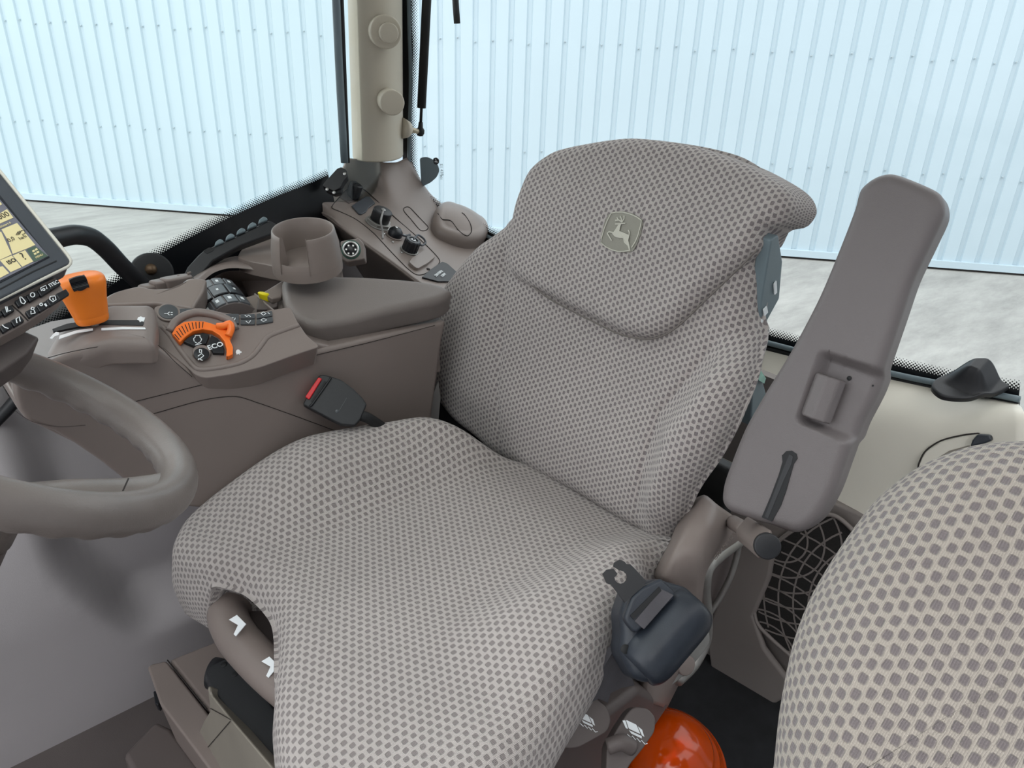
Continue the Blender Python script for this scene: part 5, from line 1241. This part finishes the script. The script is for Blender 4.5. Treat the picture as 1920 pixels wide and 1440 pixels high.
# ================================================================ steering wheel
sw = root('steering_wheel', (0.0911, 0.8501, 0.83), 'taupe padded steering wheel with worn rim at the left edge', 'steering wheel')
WPl = Plane((0.0733, 0.8274, 0.864), (0.547, -0.073, 0.834), (0, 1, 0))
WR = 0.170
rim = []
RBW = 0.0215
def wrim():
    v = []; f = []; n = 180; k = 24
    for i in range(n):
        a = 2*math.pi*i/n; c = WPl.o+(WPl.u*math.cos(a)+WPl.v*math.sin(a))*WR; rd = (c-WPl.o).normalized()
        for j in range(k):
            b = 2*math.pi*j/k; gx = RBW*0.92*math.cos(b); gz = RBW*math.sin(b)
            # finger waves on the underside
            if math.sin(b) < -0.2: gz -= 0.0016*math.sin(a*34)*(-math.sin(b))
            v.append(c+rd*gx+WPl.n*gz)
    for i in range(n):
        for j in range(k): f.append([i*k+j, ((i+1) % n)*k+j, ((i+1) % n)*k+(j+1) % k, i*k+(j+1) % k])
    return link('rim', v, f, 'wheel', sw)
orr = wrim(); 
hubc = WPl.p(0, 0, -0.045)
def spoke(ang, w0, w1, nm):
    d = WPl.u*math.cos(ang)+WPl.v*math.sin(ang); s = WPl.n.cross(d)
    st = [(0.0, w0, -0.085), (0.05, w0, -0.084), (0.10, w1*1.1, -0.070), (0.14, w1*1.1, -0.040), (0.162, w1*1.6, -0.010)]
    v = []; f = []; k = 16
    for r, w, h in st:
        for j in range(k):
            b = 2*math.pi*j/k; v.append(WPl.o+d*r+s*w*math.copysign(abs(math.cos(b))**0.6, math.cos(b))+WPl.n*(h+0.011*math.sin(b)))
    for i in range(len(st)-1):
        for j in range(k): f.append([i*k+j, i*k+(j+1) % k, (i+1)*k+(j+1) % k, (i+1)*k+j])
    f.append(list(range(k))); f.append([(len(st)-1)*k+j for j in range(k)])
    o = link('spoke', v, f, 'wheel', sw); m = o.modifiers.new('s', 'SUBSURF'); m.levels = 2; m.render_levels = 2; return o
def spoke_path(pts, w, nm='spoke'):
    P = spline(pts, 24); v = []; f = []; k = 20
    for i, p in enumerate(P):
        t = (P[min(i+1, 23)]-P[max(i-1, 0)]).normalized(); s = WPl.n.cross(t).normalized(); nn = t.cross(s); q = i/23
        ww = w*(1.25-0.45*min(q*3, 1)+0.25*q)
        for j in range(k):
            b = 2*math.pi*j/k; v.append(p+s*ww*math.copysign(abs(math.cos(b))**0.7, math.cos(b))+nn*0.013*math.sin(b))
    for i in range(23):
        for j in range(k): f.append([i*k+j, i*k+(j+1) % k, (i+1)*k+(j+1) % k, (i+1)*k+j])
    f += [list(range(k)), [23*k+j for j in range(k)]]
    return link(nm, v, f, 'wheel', sw)
sk1 = spoke_path([WPl.hit(338, 912, -0.004), WPl.hit(300, 918, -0.012), WPl.hit(220, 925, -0.028), WPl.hit(100, 928, -0.045), WPl.p(0, 0, -0.09)], 0.022)
strokes('spoke_seam', Plane(WPl.hit(235, 905, -0.006), WPl.n, WPl.u), [[(241, 897), (236, 908), (226, 930)]], 0.0016, 'dkline', sk1, 0.0)
for t in (1, -1):
    a_ = math.atan2(WPl.ab(338, 912)[1], WPl.ab(338, 912)[0])+2.0944*t; d_ = WPl.u*math.cos(a_)+WPl.v*math.sin(a_)
    spoke_path([WPl.o+d_*WR*0.98, WPl.o+d_*WR*0.7-WPl.n*0.03, WPl.o+d_*WR*0.35-WPl.n*0.07, WPl.p(0, 0, -0.09)], 0.022)
cyl('hub', WPl.p(0, 0, -0.125), WPl.n, 0.052, 0.045, 'wheel', sw, 0.012)
tube('steering_column', [WPl.p(0, 0, -0.12), WPl.p(0, 0, -0.3), Vector((-0.45, 0.74, 0.3)), Vector((-0.5, 0.75, 0.02))], 0.05, 'taupe_dark', sw, n=24, seg=20)
# ================================================================ touch monitor with key strip
mo = root('touch_monitor', PD(40, 470, 0.8), 'tilted touch screen monitor with rows of black keys at the left edge', 'monitor')
MPl = Plane(PD(60, 490, 0.82), Vector((0.40, -0.80, 0.60)), (0.84, 0.45, 0.0))
n0 = (EYE-MPl.o).normalized()
MPl = Plane(PD(60, 490, 0.82), Vector((0.16, -0.72, 0.72)), (0.9, 0.2, 0.0))
plate('bezel', MPl, [(-160, 200), (-6, 316), (0, 323), (132, 487), (130, 495), (-10, 566), (-150, 630)], 'bezel', mo, 0.0, 0.030, 0.003, seg=3)
tube('bezel_edge', [MPl.hit(x, y, -0.0035) for x, y in [(-150, 636), (0, 561), (126, 500), (131, 494), (132, 488), (126, 478), (0, 322), (-40, 272)]], 0.0022, 'cream', mo, n=8, smoothpath=False)
m_scr = mat('screen_background', (206, 194, 148), 0.35, var=0.01)
sb_ = m_scr.node_tree.nodes['Principled BSDF']; sb_.inputs['Emission Color'].default_value = lin((226, 212, 160)); sb_.inputs['Emission Strength'].default_value = 0.10
M['scr'] = m_scr; M['scrbar'] = mat('screen_bar', (112, 112, 122), 0.35, var=0); M['scrgreen'] = mat('screen_green', (78, 96, 84), 0.35, var=0); M['ink'] = mat('screen_ink', (58, 56, 50), 0.4, var=0); M['scrframe'] = mat('screen_frame', (30, 34, 42), 0.35)
plate('screen_frame', MPl, [(-120, 250), (0, 366), (93, 482), (0, 530), (-120, 590)], 'scrframe', mo, 0.0008, 0.002)
scr = plate('screen', MPl, [(-120, 262), (0, 374), (91, 480), (0, 526), (-120, 580)], 'scrbar', mo, 0.0014, 0.002)
for q, m in (([(-60, 350), (0, 378), (4, 383), (-60, 410)], 'scr'), ([(-60, 418), (0, 400), (13, 392), (25, 408), (0, 419), (-60, 440)], 'scr'),
             ([(3, 430), (32, 418), (66, 459), (48, 467), (24, 476), (16, 452)], 'scr'), ([(-60, 455), (2, 434), (22, 477), (0, 487), (-60, 510)], 'scr'),
             ([(0, 488), (22, 479), (33, 492), (40, 501), (20, 510), (8, 497)], 'scr'), ([(-60, 515), (5, 499), (17, 512), (0, 521), (-60, 545)], 'scr'), ([(24, 479), (47, 469), (62, 490), (42, 500)], 'scr'), ([(50, 468), (66, 461), (90, 480), (64, 491)], 'scrgreen')):
    plate('screen_tile', MPl, q, m, scr, 0.0018, 0.0006)
mr_ = math.atan2(*(lambda a, b: (b[1]-a[1], b[0]-a[0]))(MPl.ab(0, 417), MPl.ab(24, 407)))
def mt(s, x, y, sz, m='ink', bold=False): a, b = MPl.ab(x, y); text('screen_print', s, MPl, a, b, sz, m, scr, rot=mr_, c=0.0021, bold=bold)
mt('.000', 4, 407, 0.0085); mt('0,0', 20, 451, 0.0062); mt('ha/h', 42, 447, 0.0050); mt('ISO', 21, 492, 0.0062, bold=True); mt('?', 43, 483, 0.013); mt('Hitchstart 6', 6, 425, 0.0035, 'scr'); mt('MENU', 73, 482, 0.0032, 'scr')
strokes('screen_print', MPl, [[(30, 441), (34, 434)], [(33, 441), (37, 433)], [(36, 440), (40, 432)], [(40, 433), (46, 431), (47, 438), (41, 440)]], 0.0007, 'ink', scr, 0.0019)
for q in ([(60, 470), (64, 468), (66, 471), (62, 473)], [(65, 467), (69, 465), (71, 468), (67, 470)], [(63, 475), (67, 473), (69, 476), (65, 478)], [(68, 472), (72, 470), (74, 473), (70, 475)]): plate('screen_print', MPl, q, 'scr', scr, 0.0021, 0.0003)
strokes('bezel_groove', MPl, [[(-60, 575), (0, 542), (60, 510), (106, 489)]], 0.0012, 'rubber', mo, 0.0003)
ks_ = plate('key_strip', MPl, [(-150, 700), (-150, 632), (0, 567), (100, 520), (104, 520), (112, 530), (122, 548), (116, 558), (90, 580), (50, 606), (0, 633)], 'taupe', mo, -0.014, 0.025, 0.004)
keys = [(40, 566), (61, 556), (82, 546), (101, 534), (60, 586), (80, 575), (99, 564), (117, 553), (14, 583), (32, 603), (11, 614), (-8, 592), (-30, 605), (-12, 625), (-36, 636)]
kd_ = [(-13, 1), (7, -9), (14, 1), (-5, 13)]
for x, y in keys:
    plate('key', MPl, [(x+a, y+b-3) for a, b in kd_], 'key', ks_, -0.0095, 0.005, 0.0012)
K = lambda x, y, L: [[(x+a, y-3+b) for a, b in l] for l in L]
cI = [(4.2*math.cos(math.radians(t)), 4.2*math.sin(math.radians(t))) for t in range(0, 361, 40)]
ic = K(40, 566, [[(-3, -6), (-2, 0), (0, 5), (5, 7), (8, 3), (4, -2), (0, -6), (-3, -6)]])+K(61, 556, [cI])+K(82, 546, [[(-4, 3), (-6, -3), (4, -8), (6, -1)], [(a*0.5, b*0.5) for a, b in cI]])+K(60, 586, [[(-2, -3), (0, -7), (4, -6), (3, -2), (-2, -3)], [(-2, 0), (-2, 6), (6, 4), (4, -1)]])+K(80, 575, [[(a*0.6-3, b*0.6-1) for a, b in cI], [(3, -2), (7, 3)], [(5, -3), (8, 2)]])+K(99, 564, [[(-6, 0), (-5, -5), (4, -6), (6, 1), (0, 5), (-6, 0)], [(0, -2), (1, 2)]])
ic += K(14, 583, [[(-1, 6), (-4, -5), (-1, -5), (1, 4), (6, 2)]])+K(32, 603, [[(0, 6), (-2, -2), (4, -6), (6, 3)]])+K(11, 614, [[(-7, -2), (-2, 3), (5, 5)]])
strokes('key_icon', MPl, ic, 0.0009, 'white', ks_, -0.0088)
a, b = MPl.ab(101, 532, -0.009); text('key_icon', 'ITEC', MPl, a, b, 0.0055, 'white', ks_, rot=mr_, c=-0.0090, bold=True)
strokes('strip_groove', MPl, [[(22, 572), (38, 586), (53, 602)]], 0.0014, 'dkline', ks_, -0.0135)
prism('monitor_bracket', [MPl.hit(x, y, -0.045) for x, y in [(-60, 660), (0, 640), (45, 618), (76, 632), (52, 664), (0, 700), (-60, 720)]], -MPl.n*0.05, 'taupe_dark', mo, 0.004)
